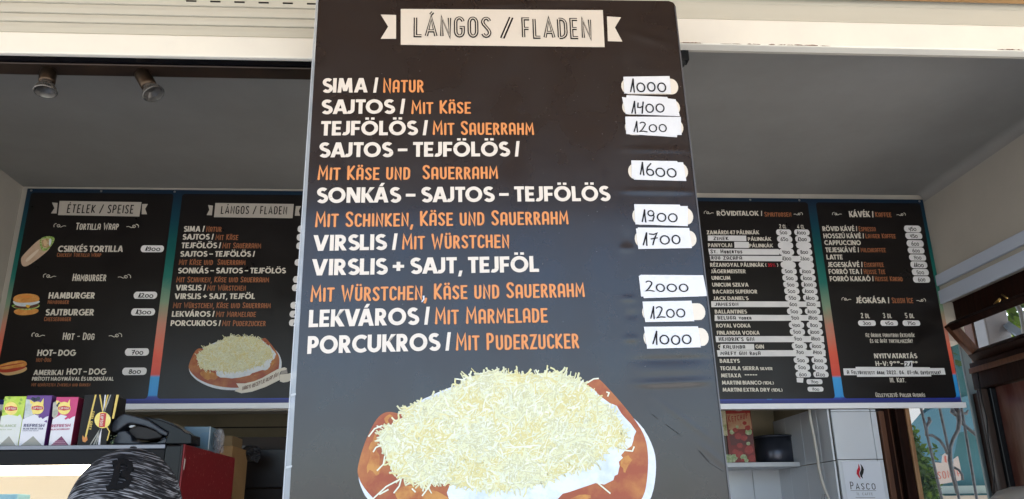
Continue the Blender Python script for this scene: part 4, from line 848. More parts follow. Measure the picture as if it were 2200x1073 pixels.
K.flat('printed_label', [[K.uv(*zoom3(*p)) for p in ((150, 140), (408, 140), (432, 310), (180, 320))]], .0004, M_kcream)
K.flat('printed_band', [[K.uv(*zoom3(*p)) for p in ((145, 92), (405, 92), (408, 140), (150, 150))]], .0005, M_tomato)
K.flat('printed_badge', [[K.uv(*zoom3(*p)) for p in arc(285, 84, 85, 34, 0, 180, 10)][::-1]], .0007, M_white)
K.text('Ketchup', 'handl', *zoom3(175, 245), *zoom3(385, 200), 16, M_tomato, .0009)
K.flat('printed_band', [[K.uv(*zoom3(*p)) for p in ((185, 385), (440, 370), (455, 480), (205, 490))]], .0004, M_kdark)
rg = random.Random(4)
def blob(cx, cy, r, fn, PN): return [PN.uv(*fn(cx+r*cos(t)*rg.uniform(.85, 1.1), cy+r*.9*sin(t)*rg.uniform(.85, 1.1))) for t in [k*2*pi/12 for k in range(12)]]
for i, (cx, cy, r, m) in enumerate([(215, 345, 30, M_kgreen), (250, 325, 28, M_tomato), (395, 345, 40, M_kgreen), (385, 300, 32, M_tomato), (350, 250, 24, M_tomato), (270, 290, 18, M_kgreen), (280, 390, 38, M_tomato), (345, 410, 36, M_tomato), (240, 620, 42, M_kgreen), (295, 590, 45, M_tomato), (400, 540, 50, M_tomato), (250, 560, 34, M_tomato), (340, 620, 36, M_kgreen), (430, 630, 40, M_tomato), (300, 490, 34, M_tomato), (390, 470, 22, M_kgreen), (370, 655, 24, M_kgreen), (230, 655, 22, M_kgreen), (330, 650, 18, M_tomato)]):
    K.flat('printed_tomato' if m is M_tomato else 'printed_leaf', [blob(cx, cy, r, zoom3, K)], .0008+i*.00004, m)
K2 = simple_panel('sauce_carton', 'pale sauce carton with dark lower half squeezed behind the poster edge beside the ketchup carton', 'carton', KY-.004, 1555, 995)
a0 = PY(1530, 990, KY-.004).x; a1 = PY(1566, 990, KY-.004).x
K2.org = Vector(((a0+a1)/2, KY-.004, sz1)); K2.root.location = K2.org; hw = (a1-a0)/2
q = MB(); q.box((-hw, 0, 0), (hw, .05, kz1-sz1-.01)); q.build('carton_box', mat('dark carton', (.05, .03, .02), .4), K2.root, bevel=.001)
K2.flat('printed_label', [[K2.uv(*zoom3(*p)) for p in ((60, 95), (140, 95), (168, 385), (80, 385))]], .0005, mat('printed pale yellow', (.50, .45, .30), .5, noise=(40, (.2, .24, .08), .5, .62)))
K2.flat('printed_label', [[K2.uv(*zoom3(*p)) for p in ((90, 590), (205, 590), (215, 682), (100, 682))]], .0005, M_kgreen)
# pot
pc = PY(1667, 990, SY+.13); pr = (PY(1709, 990, SY+.13).x-PY(1625, 990, SY+.13).x)/2; pt = PY(1667, 935, SY+.13-pr).z
pot = thing('cooking_pot', 'dark blue grey enamel cooking pot with a rim on the white wall shelf', 'pot', (pc.x, SY+.13, sz1)); H_ = pt-sz1
M_pot = mat('dark enamel', (.05, .056, .078), .3, .6, metal=.5)
q = MB(); q.lathe([(.0001, .001), (pr*.9, .001), (pr*.95, .006), (pr*.96, H_-.006), (pr*.9, H_-.006), (pr*.9, .01), (.0001, .01)], (0, 0, 0), 40); q.build('pot_body', M_pot, pot, True)
q = MB(); q.lathe([(pr*.955, H_-.006), (pr*1.02, H_-.004), (pr*1.03, H_), (pr*.98, H_+.003), (pr*.9, H_)], (0, 0, 0), 40); q.build('pot_rim', M_pot, pot, True)
# conduit hanging in the corner
pts = [(1738, 872), (1741, 900), (1748, 935), (1755, 975), (1760, 1010), (1766, 1035), (1776, 1062), (1790, 1090)]
b = MB(PY(1750, 950, 2.96)); b.tube([PY(x, y, 2.96) for x, y in pts], .0052, 10); tag(b.build('cable', mat('old white cable sheath', (.48, .47, .43), .5), None, True), 'off white cable hanging down in front of the grey side tiles', 'cable')
b = MB(PY(1762, 1065, 2.95)); rg = random.Random(2)
for k in range(9):
    a = PY(1770+rg.uniform(-4, 4), 1062, 2.95); c = PY(1752+k*4, 1110, 2.94+rg.uniform(-.02, .02)); b.add([a, a+Vector((.004, .004, 0)), c+Vector((.012, .006, 0)), c], [(0, 1, 2, 3)])
tag(b.build('plastic_bag', M_bag), 'clear plastic bag tied to the hanging cable at the bottom edge', 'bag')

# coffee advert stuck on the pillar tiles
SG = simple_panel('coffee_sign', 'white paper coffee sign with a red and black flame on the tiled pillar', 'sign', BW-.0095, 1850, 1070)
SG.poly('paper', [(1808.6, 992.5), (1890, 991.5), (1912, 1130), (1830, 1130)], .0006, mat('bluish white paper', (.66, .70, .78), .5))
def serifs(PN, tx, x0, y0, x1, y1, h, m, n, w=.115):
    polys = []; x = 0
    for i, ch in enumerate(tx):
        if ch == ' ': x += .5; continue
        gw, pr = COND['a' if ch == 'A' else ch]; s_ = 1 if i == 0 else .8; k = 1.5 if ch in 'OC' else 1.2
        for p in pr:
            P = [(x+a*k*s_, c*s_) for a, c in p[1]]; polys += ribbon(P, w*.8, p[3])
            if not p[3] and len(P) < 4:
                for e in (P[0], P[-1]):
                    if e[1] < .1 or e[1] > s_*.9: polys.append([(e[0]-.09, e[1]-.02), (e[0]+.09, e[1]-.02), (e[0]+.09, e[1]+.02), (e[0]-.09, e[1]+.02)])
        x += gw*k*s_+.2
    A = PN.uv(x0, y0); B = PN.uv(x1, y1); H = PN.uv(x0, y0-h)[1]-A[1]; W = x-.2
    return PN.flat('lettering', [[(A[0]+(B[0]-A[0])*p[0]/W, A[1]+(B[1]-A[1])*p[0]/W+H*p[1]) for p in P] for P in polys], n, m)
serifs(SG, 'PASCO', 1827, 1052, 1882, 1052.5, 17, M_black, .0012)
serifs(SG, 'IL CAFFE', 1841, 1064.5, 1875, 1064.5, 7, mat('grey ink', (.2, .2, .22), .5), .0012)
SG.flat('underline', [[SG.uv(*p) for p in ((1827, 1054), (1882, 1054.3), (1882, 1055), (1827, 1054.7))]], .0012, M_black)
SG.flat('underline', [[SG.uv(*p) for p in ((1838, 1068.5), (1880, 1069), (1880, 1070), (1838, 1069.5))]], .0012, mat('grey ink', (.2, .2, .22), .5))
SG.flat('flame_mark', [[SG.uv(1530+x*.30455, 860+y*.30455) for x, y in ((1030, 448), (1040, 470), (1044, 490), (1036, 515), (1044, 545), (1046, 558), (1030, 540), (1018, 520), (1020, 495), (1030, 475))]], .0012, M_red)
SG.flat('flame_mark', [[SG.uv(1530+x*.30455, 860+y*.30455) for x, y in ((1044, 448), (1060, 468), (1070, 490), (1066, 515), (1058, 535), (1064, 556), (1046, 540), (1040, 515), (1050, 490), (1050, 470))]], .0012, M_black)

# ------------------------------------------------------------------ back window with iron grille
wn = thing('back_window', 'tall narrow brown framed window with wrought iron grille behind the right menu board', 'window', (XF+.1, BW, 1.25))
wz0, wz1 = 1.25, zwt
def vb(xa, xb, y0, y1, m, name, par, z0=wz0+.002, z1=wz1-.002, bev=.003):
    q = MB(par.location); q.box((xa, y0, z0), (xb, y1, z1)); return q.build(name, m, par, bevel=bev)
X_ = lambda p: PY(p, 900, BW).x
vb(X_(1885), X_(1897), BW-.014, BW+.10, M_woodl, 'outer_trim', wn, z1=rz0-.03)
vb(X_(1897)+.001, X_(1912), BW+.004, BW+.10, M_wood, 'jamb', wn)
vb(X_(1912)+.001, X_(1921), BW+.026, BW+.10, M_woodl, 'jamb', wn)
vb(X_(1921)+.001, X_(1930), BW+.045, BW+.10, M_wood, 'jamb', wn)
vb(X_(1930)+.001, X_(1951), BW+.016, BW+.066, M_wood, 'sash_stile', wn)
vb(X_(1951)+.001, X_(1961), BW+.012, BW+.055, mat('sunlit pale wood edge', (.42, .24, .11), .5, noise=(10, (.2, .09, .04), .3, .7), stretch=(8, 8, 1)), 'sash_stile', wn)  # narrow paler strip along the inner edge of the stile
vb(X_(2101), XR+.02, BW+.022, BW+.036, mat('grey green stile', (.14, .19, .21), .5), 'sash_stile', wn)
vb(X_(1961)+.001, X_(2101)-.001, BW+.03, BW+.034, M_glass, 'glass_pane', wn, bev=0)
gr = thing('iron_grille', 'grey wrought iron window grille with curled branches outside the narrow back window', 'grille', PY(2030, 1073, BW+.2))
M_iron = mat('weathered grey iron', (.13, .135, .15), .5, .5, metal=.4, noise=(40, (.07, .05, .045), .5, .7))
GY = BW+.2
def gt(pts, r, nm='bar'):
    q = MB(gr.location); q.tube([PY(x, y, GY) for x, y in pts], r, 8); q.build(nm, M_iron, gr, True)
gt([(1938, 700), (1979, 878), (2023, 1070), (2045, 1180)], .0055); gt([(1985, 720), (2019, 878), (2060, 1070), (2085, 1180)], .0055); gt([(2038, 720), (2066, 878), (2098, 1070), (2118, 1180)], .0055)
gt([(2050, 872), (2058, 884), (2061, 905), (2058, 925), (2047, 945), (2041, 965), (2041, 990), (2046, 1020), (2056, 1060)], [.006, .012, .01, .008, .007, .008, .009, .007, .006], 'branch')
gt([(2045, 878), (2046, 884), (2052, 890), (2058, 896)], [.006, .011, .009, .005], 'branch'); gt([(2080, 882), (2076, 889), (2068, 888), (2062, 880)], [.003, .006, .006, .008], 'branch')
gt([(1995, 896), (1998, 905), (1990, 918), (1991, 935), (2003, 936), (2019, 946), (2030, 962), (2036, 976)], [.006, .008, .007, .008, .006, .006, .006, .006], 'branch')
gt([(2062, 900), (2070, 912), (2084, 924), (2100, 937), (2112, 952), (2118, 962)], [.006, .007, .007, .007, .006, .005], 'branch')
gt([(2050, 1005), (2060, 1010), (2067, 1020), (2068, 1032)], .005, 'branch')
# what stands outside the back window
ev = thing('market_stall', 'turquoise canvas market stall seen through the narrow back window', 'stall', (3.0, 5.2, 0))
M_canv = mat('turquoise canvas', (.055, .19, .24), .7, noise=(1.2, (.03, .12, .14), .35, .7)); M_canv2 = mat('sky blue canvas', (.11, .27, .38), .7, noise=(2, (.07, .20, .29), .3, .7))
q = MB(ev.location); q.box((1.9, 5.2, .4), (3.45, 5.25, 3.6)); q.build('side_sheet', M_canv, ev)
P = [PY(x, y, 5.17) for x, y in ((1940, 905), (1985, 890), (2010, 872), (2080, 850), (2112, 920), (2060, 930), (2045, 1000), (1990, 985))]
q = MB(ev.location); q.prism(P, (0, .02, 0)); q.build('blue_drape', M_canv2, ev)
P = [PY(x, y, 5.14) for x, y in ((1950, 868), (1995, 868), (1955, 915), (1942, 915))]
q = MB(ev.location); q.prism(P, (0, .02, 0)); q.build('white_drape', M_strip, ev)
q = MB(ev.location); a = PY(1960, 1062, 5.1); c = PY(2150, 1043, 5.1); q.box((a.x-1, 5.1, a.z), (c.x+1, 5.16, c.z)); q.build('counter_edge', mat('pale green board', (.42, .52, .50), .5), ev)
q = MB(ev.location); a = PY(1960, 1150, 5.0); c = PY(2150, 1064, 5.0); q.box((a.x-1, 5.0, a.z), (c.x+1, 5.09, c.z)); q.build('counter_front', mat('sand board', (.42, .36, .30), .6), ev)
SN = simple_panel('hanging_sign', 'cut out white sign with red letters hanging outside the narrow back window', 'sign', 4.2, 2038, 1040)
q = MB(); P = [SN.uv(1860+x*.19848, 860+y*.19848) for x, y in ((755, 675), (830, 680), (838, 600), (862, 575), (885, 600), (895, 700), (960, 690), (958, 640), (1000, 608), (1020, 700), (1050, 860), (960, 885), (800, 912))]
q.prism([(u, -.0, v) for u, v in P], (0, .01, 0)); fixn(q.build('sign_board', mat('off white sign', (.48, .42, .39), .5), SN.root))
SN.text('SONJA', 'handl', 1860+785*.19848, 860+862*.19848, 1860+1035*.19848, 860+825*.19848, 17, mat('faded red ink', (.5, .12, .09), .5), .001)
SN.flat('red_mark', [[SN.uv(1860+x*.19848, 860+y*.19848) for x, y in ((848, 610), (868, 600), (878, 680), (855, 670))]], .001, mat('faded red ink', (.5, .12, .09), .5))

# ------------------------------------------------------------------ leafy bushes
def bush(name, label, c, R, n, cols, ls, seed, trunk=True, cat='bush'):
    t = thing(name, label, cat, (c[0], c[1], 0)); rg = random.Random(seed); V = []; Fc = []; mi = []; k = 0
    cl = [(Vector((rg.gauss(0, .45)*R[0], rg.gauss(0, .45)*R[1], rg.uniform(-.8, .8)*R[2])), rg.uniform(.2, .5)) for _ in range(26)]
    for i in range(n):
        cc, cr = rg.choice(cl); p = cc + Vector((rg.gauss(0, 1), rg.gauss(0, 1), rg.gauss(0, 1)))*cr*.42*max(R) + Vector((0, 0, c[2]))
        a = Vector((rg.uniform(-1, 1), rg.uniform(-1, 1), rg.uniform(-1, .6))).normalized(); s_ = a.cross(Vector((rg.uniform(-1, 1), rg.uniform(-1, 1), rg.uniform(-1, 1)))).normalized(); l = ls*rg.uniform(.6, 1.4)
        V += [p, p+a*l*.5+s_*l*.28, p+a*l, p+a*l*.5-s_*l*.28]; Fc.append((k, k+1, k+2, k+3)); mi.append(rg.randrange(len(cols))); k += 4
    o = mk('foliage', V, Fc, cols, t, mi); o['kind'] = 'stuff'
    q = MB()
    for cc, cr in cl[:9]: q.tube([(0, 0, 0), (cc.x*.2, cc.y*.2, c[2]*.5), (cc.x, cc.y, cc.z+c[2])], [.05, .035, .008], 6)
    q.build('trunk', mat('bark', (.09, .06, .04), .9), t, True)
def leafm(n, c):
    m = mat(n, c, .5, .3); b = m.node_tree.nodes['Principled BSDF']; b.inputs['Subsurface Weight'].default_value = 0
    t = m.node_tree; tr = t.nodes.new('ShaderNodeBsdfTranslucent'); tr.inputs[0].default_value = (c[0]*2.2, c[1]*2.2, c[2]*1.2, 1); mx = t.nodes.new('ShaderNodeMixShader'); mx.inputs[0].default_value = .4
    t.links.new(b.outputs[0], mx.inputs[1]); t.links.new(tr.outputs[0], mx.inputs[2]); t.links.new(mx.outputs[0], t.nodes['Material Output'].inputs[0]); return m
LF = [leafm('leaf %s' % n, c) for n, c in (('mid', (.07, .12, .025)), ('dark', (.035, .07, .018)), ('yellow green', (.14, .19, .03)))]
LG = LF
bush('leafy_bush', 'bright green bush in the sun outside the tilted window at the right edge', (3.85, 4.5, 3.0), (.9, .8, 1.0), 9000, LG, .09, 3)
bush('leafy_bush', 'dark green bush low behind the iron grille outside the back window', (2.62, 4.7, 1.86), (.10, .12, .22), 2500, LF[:2], .045, 8)

# ------------------------------------------------------------------ right wall window
YH = lambda p, y=900: PX(p, y, XR).y
zh1 = (PX(2115, 615, XR).z); zh0 = PX(2115, 671, XR).z
rw = thing('tilted_window', 'dark brown wooden window in the right wall with its upper sash tilted inward', 'window', (XR, 2.3, 1.2))
q = MB(rw.location); q.box((XR-.03, SH+.05, zh0), (XR+.06, BW-.004, zh1)); q.build('frame_head', M_wood, rw, bevel=.004)
q = MB(rw.location); q.box((XR-.036, SH+.05, zh1-.012), (XR-.0305, BW-.004, zh1+.004)); q.build('head_bead', M_woodl, rw, bevel=.002)
B0 = PX(2098, 771, XR-.01); yb = B0.y; T0 = PY(2036, 700, yb)
ys0 = SH+.2
D = (T0-B0); nn = Vector((D.z, 0, -D.x)).normalized()*-1
def rail(c, w, d, name, m=M_wood):
    """a rail along Y centred on c in XZ, w along D, d along nn"""
    e = D.normalized()*w/2; f = nn*d/2; P = [c-e-f, c+e-f, c+e+f, c-e+f]
    q = MB(rw.location); q.prism(P, (0, ys0-yb, 0)); o = q.build(name, m, rw, bevel=.003); fixn(o)
rail(B0+D.normalized()*.012, .034, .04, 'sash_rail'); rail(T0-D.normalized()*.008, .026, .035, 'sash_rail')
q = MB(rw.location); e = nn*.018; w_ = Vector((0, -.028, 0)); q.prism([B0-e, T0-e, T0+e, B0+e], w_); fixn(q.build('sash_stile', M_woodl, rw, bevel=.003))
q = MB(rw.location); q.prism([B0-nn*.002+w_*1.001, T0-nn*.002+w_*1.001, T0+nn*.002+w_*1.001, B0+nn*.002+w_*1.001], (0, ys0-yb+.03, 0)); fixn(q.build('glass_pane', M_dirtyglass, rw))
# fixed transom below the sash
q = MB(rw.location); zt1 = B0.z-.018; q.box((XR-.045, SH+.06, zt1-.10), (XR+.05, yb-.001, zt1)); q.build('transom', M_wood, rw, bevel=.004)
q = MB(rw.location); q.box((XR-.052, SH+.06, zt1-.04), (XR-.0455, yb-.003, zt1-.02)); q.build('transom_bead', M_woodl, rw, bevel=.002)
zlow = 1.2
def wb(pa, pb, dx, m, nm):
    ya, yb_ = YH(pa), YH(pb); q = MB(rw.location); q.box((XR-dx, min(ya, yb_), zlow), (XR+.04, max(ya, yb_)-.001, zt1-.102)); q.build(nm, m, rw, bevel=.003)
q = MB(rw.location); q.box((XR-.006, YH(2128), zlow), (XR+.04, BW+.0215, zt1-.102)); q.build('corner_jamb', M_wood, rw, bevel=.003)
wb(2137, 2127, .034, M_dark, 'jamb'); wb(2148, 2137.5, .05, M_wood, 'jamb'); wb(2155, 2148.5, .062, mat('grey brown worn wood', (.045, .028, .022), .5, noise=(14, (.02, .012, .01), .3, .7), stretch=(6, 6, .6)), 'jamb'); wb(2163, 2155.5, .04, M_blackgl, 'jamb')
ya = YH(2163.5); q = MB(rw.location); q.box((XR-.02, SH+.3, zlow), (XR+.0, ya-.001, zt1-.102)); q.build('panel', mat('polished panel with painted reflections', (.07, .014, .009), .3, .5, noise=(7, (.15, .075, .058), .42, .68), stretch=(4, 4, .8), coat=.3, bump=.5, bscale=6), rw)  # paler streaks in the colour imitate reflections on the panel
b = MB(PX(2130, 950, XR-.05)); b.tube([PX(x, y, XR-.07) for x, y in ((2100, 800), (2110, 860), (2120, 900), (2123, 945), (2131, 985), (2136, 1020), (2135, 1045), (2132, 1090))], .0022, 6); tag(b.build('cable', M_dark, None, True), 'thin black cable hanging down beside the brown window jamb', 'cable')
# latch
lt = thing('brass_latch', 'tarnished brass window latch on the tilted sash at the right', 'latch', PX(2150, 650, XR-.05))
lc = PX(2143, 652, XR-.055); q = MB(lt.location); q.tube([PX(2136, 661, XR-.04), PX(2141, 652, XR-.055), PX(2148, 642, XR-.06)], [.008, .007, .004], 10); q.build('handle', mat('brass', (.45, .30, .10), .3, .5, metal=1), lt, True)
q = MB(lt.location); q.tube([PX(2130, 663, XR-.05), PX(2165, 650, XR-.05)], .0035, 8); q.tube([PX(2152, 633, XR-.05), PX(2164, 641, XR-.05)], .003, 8); q.build('catch', mat('brass', (.45, .30, .10), .3, .5, metal=1), lt, True)
# outside fittings seen through the tilted sash
b = MB((2.3, 3.4, 1.2)); b.box((2.28, 3.4, 1.2), (2.345, 3.5, 3.4)); tag(b.build('wooden_post', M_woodl, None, bevel=.004), 'brown wooden post standing outside the tilted window', 'post')
b = MB((2.33, 3.3, 2.3)); b.box((2.275, 3.3, 2.2), (2.385, 3.38, 2.9)); tag(b.build('wall_cabinet', mat('grey metal case', (.22, .22, .24), .4, .5), None, bevel=.006), 'grey metal case hanging outside the tilted window in front of the bush', 'cabinet')
b = MB((XR+.6, 2.1, 2.4)); P0 = PX(2165, 700, XR+.45); P1 = PX(2215, 735, XR+.45)
b.tube([P0, P1], .022, 4); tag(b.build('blue_bar', mat('pale blue paint', (.30, .42, .58), .4)), 'pale blue bar slanting outside the tilted window', 'bar')
b = MB(PX(2190, 660, XR+.42)); b.tube([PX(x, y, XR+.42) for x, y in ((2155, 655), (2172, 652), (2186, 657), (2194, 672), (2199, 700), (2202, 730))], .010, 10); tag(b.build('bent_pipe', mat('grey pipe', (.2, .22, .24), .4, .5), None, True), 'grey bent pipe in front of the green bush outside the tilted window', 'pipe')

# ------------------------------------------------------------------ counter and stock pot
ct = MB((.2, 1.8, 0)); ct.box((XL+.01, 1.66, 1.0), (XR-.06, 2.3, 1.04)); ct.box((XL+.01, 1.70, .06), (XR-.06, 1.74, .998)); tag(fixn(ct.build('serving_counter', mat('counter top', (.3, .28, .25), .4))), 'long serving counter under the shutters', 'counter')
sp0 = PY(2222, 1073, 2.05); rr_ = .105; zt_ = PY(2212, 1043, 2.05).z
st_ = thing('steel_pot', 'round grey steel pot lid at the bottom right corner', 'pot', (sp0.x, 2.05, 1.04))
q = MB(); q.lathe([(.0001, 0), (rr_-.004, 0), (rr_-.004, zt_-1.04-.05), (rr_-.008, zt_-1.04-.05)], (0, 0, 0), 40); q.build('pot_body', mat('brushed steel', (.45, .44, .42), .35, .5, metal=.9), st_, True)
q = MB(); z_ = zt_-1.04; q.lathe([(rr_-.006, z_-.052), (rr_+.003, z_-.05), (rr_+.004, z_-.046), (rr_, z_-.044), (rr_*.93, z_-.030), (rr_*.75, z_-.013), (rr_*.45, z_-.003), (.0001, z_)], (0, 0, 0), 48); q.build('lid', mat('brushed grey lid', (.42, .40, .37), .38, .5, metal=.6), st_, True)

# ------------------------------------------------------------------ heated display case at the left
CY = 1.95
cz = PY(200, 957.5, CY).z; cx1 = PY(394, 957, CY).x; cyb = PX(502, 989, cx1).y; cx0 = XL+.02
cz0 = 1.04
dc = thing('display_case', 'black heated display case with glowing white inside and red flecked side', 'display case', ((cx0+cx1)/2, CY, cz0))
q = MB(dc.location); q.box((cx0, CY+.004, cz-.024), (cx1-.0025, cyb, cz)); q.build('top_panel', M_dark, dc, bevel=.002)
q = MB(dc.location); q.box((cx0, CY-.003, cz-.0085), (cx1-.04, CY+.003, cz+.001)); q.build('top_edge', mat('dull aluminium edge', (.16, .16, .18), .3, .5, metal=.6), dc, bevel=.001)
zfb = PY(100, 999, CY).z
q = MB(dc.location); q.box((cx0, CY, zfb), (cx1-.04, CY+.02, cz-.009)); q.build('front_band', M_dark, dc, bevel=.002)
q = MB(dc.location); q.box((cx1-.0395, CY-.001, cz0), (cx1-.003, CY+.03, cz-.001)); q.build('corner_post', M_blackgl, dc, bevel=.003)
q = MB(dc.location); q.box((cx1-.002, CY, cz0), (cx1+.004, cyb, cz+.001)); q.build('red_side_panel', M_redlam, dc, bevel=.001)
q = MB(dc.location); q.box((cx1-.003, CY-.003, cz0), (cx1+.0005, CY-.0005, cz)); q.build('chipped_edge', M_black, dc)
q = MB(dc.location); q.prism([(cx1+.0045, CY+.004, PY(393, 985, CY).z), (cx1+.0045, CY+.012, PY(393, 987, CY).z), (cx1+.0045, CY+.010, PY(393, 1010, CY).z), (cx1+.0045, CY+.003, PY(393, 1008, CY).z)], (.0004, 0, 0)); q.build('chip', M_white, dc)
q = MB(dc.location); q.box((cx0, cyb-.03, cz0), (cx1-.003, cyb-.02, cz-.025)); q.box((cx1-.036, CY+.031, cz0), (cx1-.003, cyb-.031, cz-.025)); q.build('inner_lining', mat('white lining', (.78, .74, .66), .5), dc)
q = MB(dc.location); q.box((cx0, CY+.031, cz-.20), (cx1-.04, cyb-.031, cz-.192)); q.build('inner_shelf', mat('white lining', (.78, .74, .66), .5), dc)
q = MB(dc.location); q.tube([(cx0+.02, CY+.12, cz-.045), (cx1-.12, CY+.12, cz-.045)], .013, 12); q.build('lamp_tube', mat('lamp tube', (1, .9, .7), .5, emis=((1, .82, .58), 3.2)), dc, True)
q = MB(dc.location); q.box((cx0, CY+.006, cz0), (cx1-.041, CY+.010, zfb-.001)); q.build('front_glass', M_glass, dc)
for k, (xa, xb) in enumerate(((10, 40), (48, 58))):
    a = PY(xa, 1070, CY+.2); c = PY(xb, 1064, CY+.2)
b = MB(PY(25, 1070, CY+.15)); a = PY(-10, 1100, CY+.12); c = PY(48, 1062, CY+.12); b.box((a.x, CY+.1, cz-.191), (c.x, CY+.16, c.z)); tag(b.build('blue_carton', mat('pale blue carton', (.25, .5, .62), .5), None, bevel=.002), 'pale blue carton standing inside the glowing display case at the bottom left', 'carton')

# ------------------------------------------------------------------ tea boxes
t1 = lambda x, y: (x*.127273, 840+y*.127273)
TY = CY+.03; tz = cz+.0015
def teabox(label, q4, dep, body, draw, side=None):
    """q4 bottom-left, bottom-right px and top y"""
    xl = PY(*t1(q4[0], 940), TY).x; xr_ = PY(*t1(q4[1], 940), TY).x; z1 = PY(*t1((q4[0]+q4[1])/2+60, q4[2]), TY).z
    T = Panel('tea_box', label, 'tea box', TY, 0, 0, 0, 'tea boxes in a row on the display case'); T.org = Vector(((xl+xr_)/2, TY, tz)); T.root.location = T.org; hw = (xr_-xl)/2
    q = MB(); q.box((-hw, 0, 0), (hw, dep, z1-tz)); q.build('carton_box', side or body, T.root, bevel=.0006)
    def fill(name, pts, m, n): return T.flat(name, [[T.uv(*t1(*p)) for p in pts]], n, m)
    fill('printed_front', [(q4[0]+3, 937), (q4[1]-3, 937), (q4[1]-3+ (940-q4[2])*.17, q4[2]+4), (q4[0]+3+(940-q4[2])*.17, q4[2]+4)], body, .0003)
    draw(T, fill); return T
def disc(cx, cy, r, n=20): return arc(cx, cy, r, r*1.0, 0, 360, n)[:-1]
M_tw = mat('tea box white', (.70, .70, .76), .35, .4); M_ty = mat('tea box yellow', (.80, .62, .10), .35, noise=(40, (.85, .72, .3), .4, .7)); M_tr = mat('tea box red', (.50, .03, .03), .35); M_tg = mat('tea box green', (.42, .60, .03), .35, noise=(60, (.55, .66, .12), .4, .7)); M_tp = mat('tea box purple', (.11, .03, .22), .35); M_tm = mat('tea box magenta', (.52, .03, .15), .35); M_tk = mat('tea box black', (.008, .006, .005), .35, .2); M_tgold = mat('tea box gold', (.50, .34, .08), .3, .5, metal=.4); M_tgray = mat('tea box grey triangle', (.30, .30, .27), .4); M_tdark = mat('tea box dark text', (.14, .14, .22), .4); M_tplum = mat('tea box plum', (.16, .015, .08), .35)
def logo(T, cx, cy, r, rot=False):
    T.flat('printed_sun', [[T.uv(*t1(*p)) for p in disc(cx, cy, r)]], .0009, M_ty)
    if not rot:
        h = r*.38; w_ = r*.9; T.flat('printed_badge', [[T.uv(*t1(*p)) for p in ((cx-w_, cy-h*.5), (cx, cy-h), (cx+w_, cy-h*.5), (cx+w_, cy+h*.6), (cx, cy+h*1.0), (cx-w_, cy+h*.6))]], .0011, M_tr)
        T.text('Lipton', 'cond', *t1(cx-w_*.8, cy+h*.5), *t1(cx+w_*.8, cy+h*.5), h*1.0*.1273, M_white, .0014)
    else:
        h = r*.38; w_ = r*.85; k = .12; pr = [(cx-h+k*w_, cy-w_), (cx+h+k*w_, cy-w_), (cx+h-k*w_, cy+w_), (cx-h-k*w_, cy+w_)]
        T.flat('printed_badge', [[T.uv(*t1(*p)) for p in pr]], .0011, M_tr); vtext(T, 'Lipton', cx-h*.55, cy-w_*.8, cx-h*.9, cy+w_*.8, h*1.1, M_white, .0014)
def vtext(T, tx, x0, y0, x1, y1, h, m, n):
    polys, _, W = layout(tx, COND, 'cond'); A = T.uv(*t1(x0, y0)); B = T.uv(*t1(x1, y1)); Hh = abs(T.uv(*t1(x0+h, y0))[0]-A[0])
    T.flat('lettering', [[(A[0]+(B[0]-A[0])*p[0]/W+Hh*p[1], A[1]+(B[1]-A[1])*p[0]/W) for p in P] for P in polys], n, m)
def tri(T, f, q4, m):
    c = (q4[0]+q4[1])/2+15; f('printed_triangle', [(q4[0]+25, 938), (q4[1]-10, 938), (c+25, 765)], m, .0007)
def white_low(T, f, q4):
    a, b_ = q4[0], q4[1]; f('printed_white', [(a+3, 937), (b_-3, 937), (b_+80, 430), (b_+40, 440), (b_-20, 480), (b_-60, 430), (b_-160, 400), (a+100, 470), (a+75, 480)], M_tw, .0005)
def d1(T, f):
    f('printed_white', [(-60, 937), (297, 937), (375, 470), (340, 400), (300, 430), (150, 400), (20, 430)], mat('tea box pale', (.66, .68, .66), .35, noise=(30, (.60, .66, .45), .55, .75)), .0005); tri(T, f, (-55, 285), M_tgray); logo(T, 190, 300, 112)
    for a in ((60, 150), (130, 120), (330, 150), (310, 210), (30, 340)): f('printed_leaf', [(a[0], a[1]), (a[0]+30, a[1]-30), (a[0]+60, a[1]+10), (a[0]+25, a[1]+30)], mat('tea leaf', (.25, .42, .04), .4), .00075)
    T.text('BALANCE', 'bold', *t1(-60, 615), *t1(275, 612), 5.5, mat('tea box sage', (.42, .48, .34), .4), .0011)
    T.text('green tea', 'cond', *t1(-30, 665), *t1(200, 665), 3, mat('tea box sage', (.42, .48, .34), .4), .0011)
def d2(T, f):
    f('printed_grey', [(405, 460), (440, 140), (560, 160), (560, 420), (480, 470)], mat('tea box silver', (.40, .45, .44), .4, noise=(60, (.55, .6, .6), .4, .6)), .0004)
    white_low(T, f, (310, 740)); tri(T, f, (310, 735), M_tgray); logo(T, 635, 290, 108)
    for p in ([(520, 230), (500, 150), (590, 200)], [(690, 200), (740, 125), (735, 240)], [(540, 350), (600, 400), (560, 400)]): f('printed_ray', p, M_ty, .0008)
    for c in ((560, 140), (600, 150), (650, 130)): f('printed_berry', disc(c[0], c[1], 34, 10), mat('dark berry', (.02, .02, .05), .3), .00085)
    f('printed_splash', [(640, 440), (720, 395), (800, 400), (760, 420), (670, 460)], M_tp, .0008); f('printed_splash', [(745, 520), (790, 490), (800, 540)], M_tp, .0008)
    T.text('REFRESH', 'bold', *t1(400, 610), *t1(750, 610), 6.5, M_tdark, .0011); T.text('BLUE FRUIT TEA', 'bold', *t1(390, 655), *t1(735, 655), 3.6, M_tdark, .0011); T.text('sugar free blend', 'cond', *t1(385, 683), *t1(650, 683), 2.2, M_tdark, .0011)
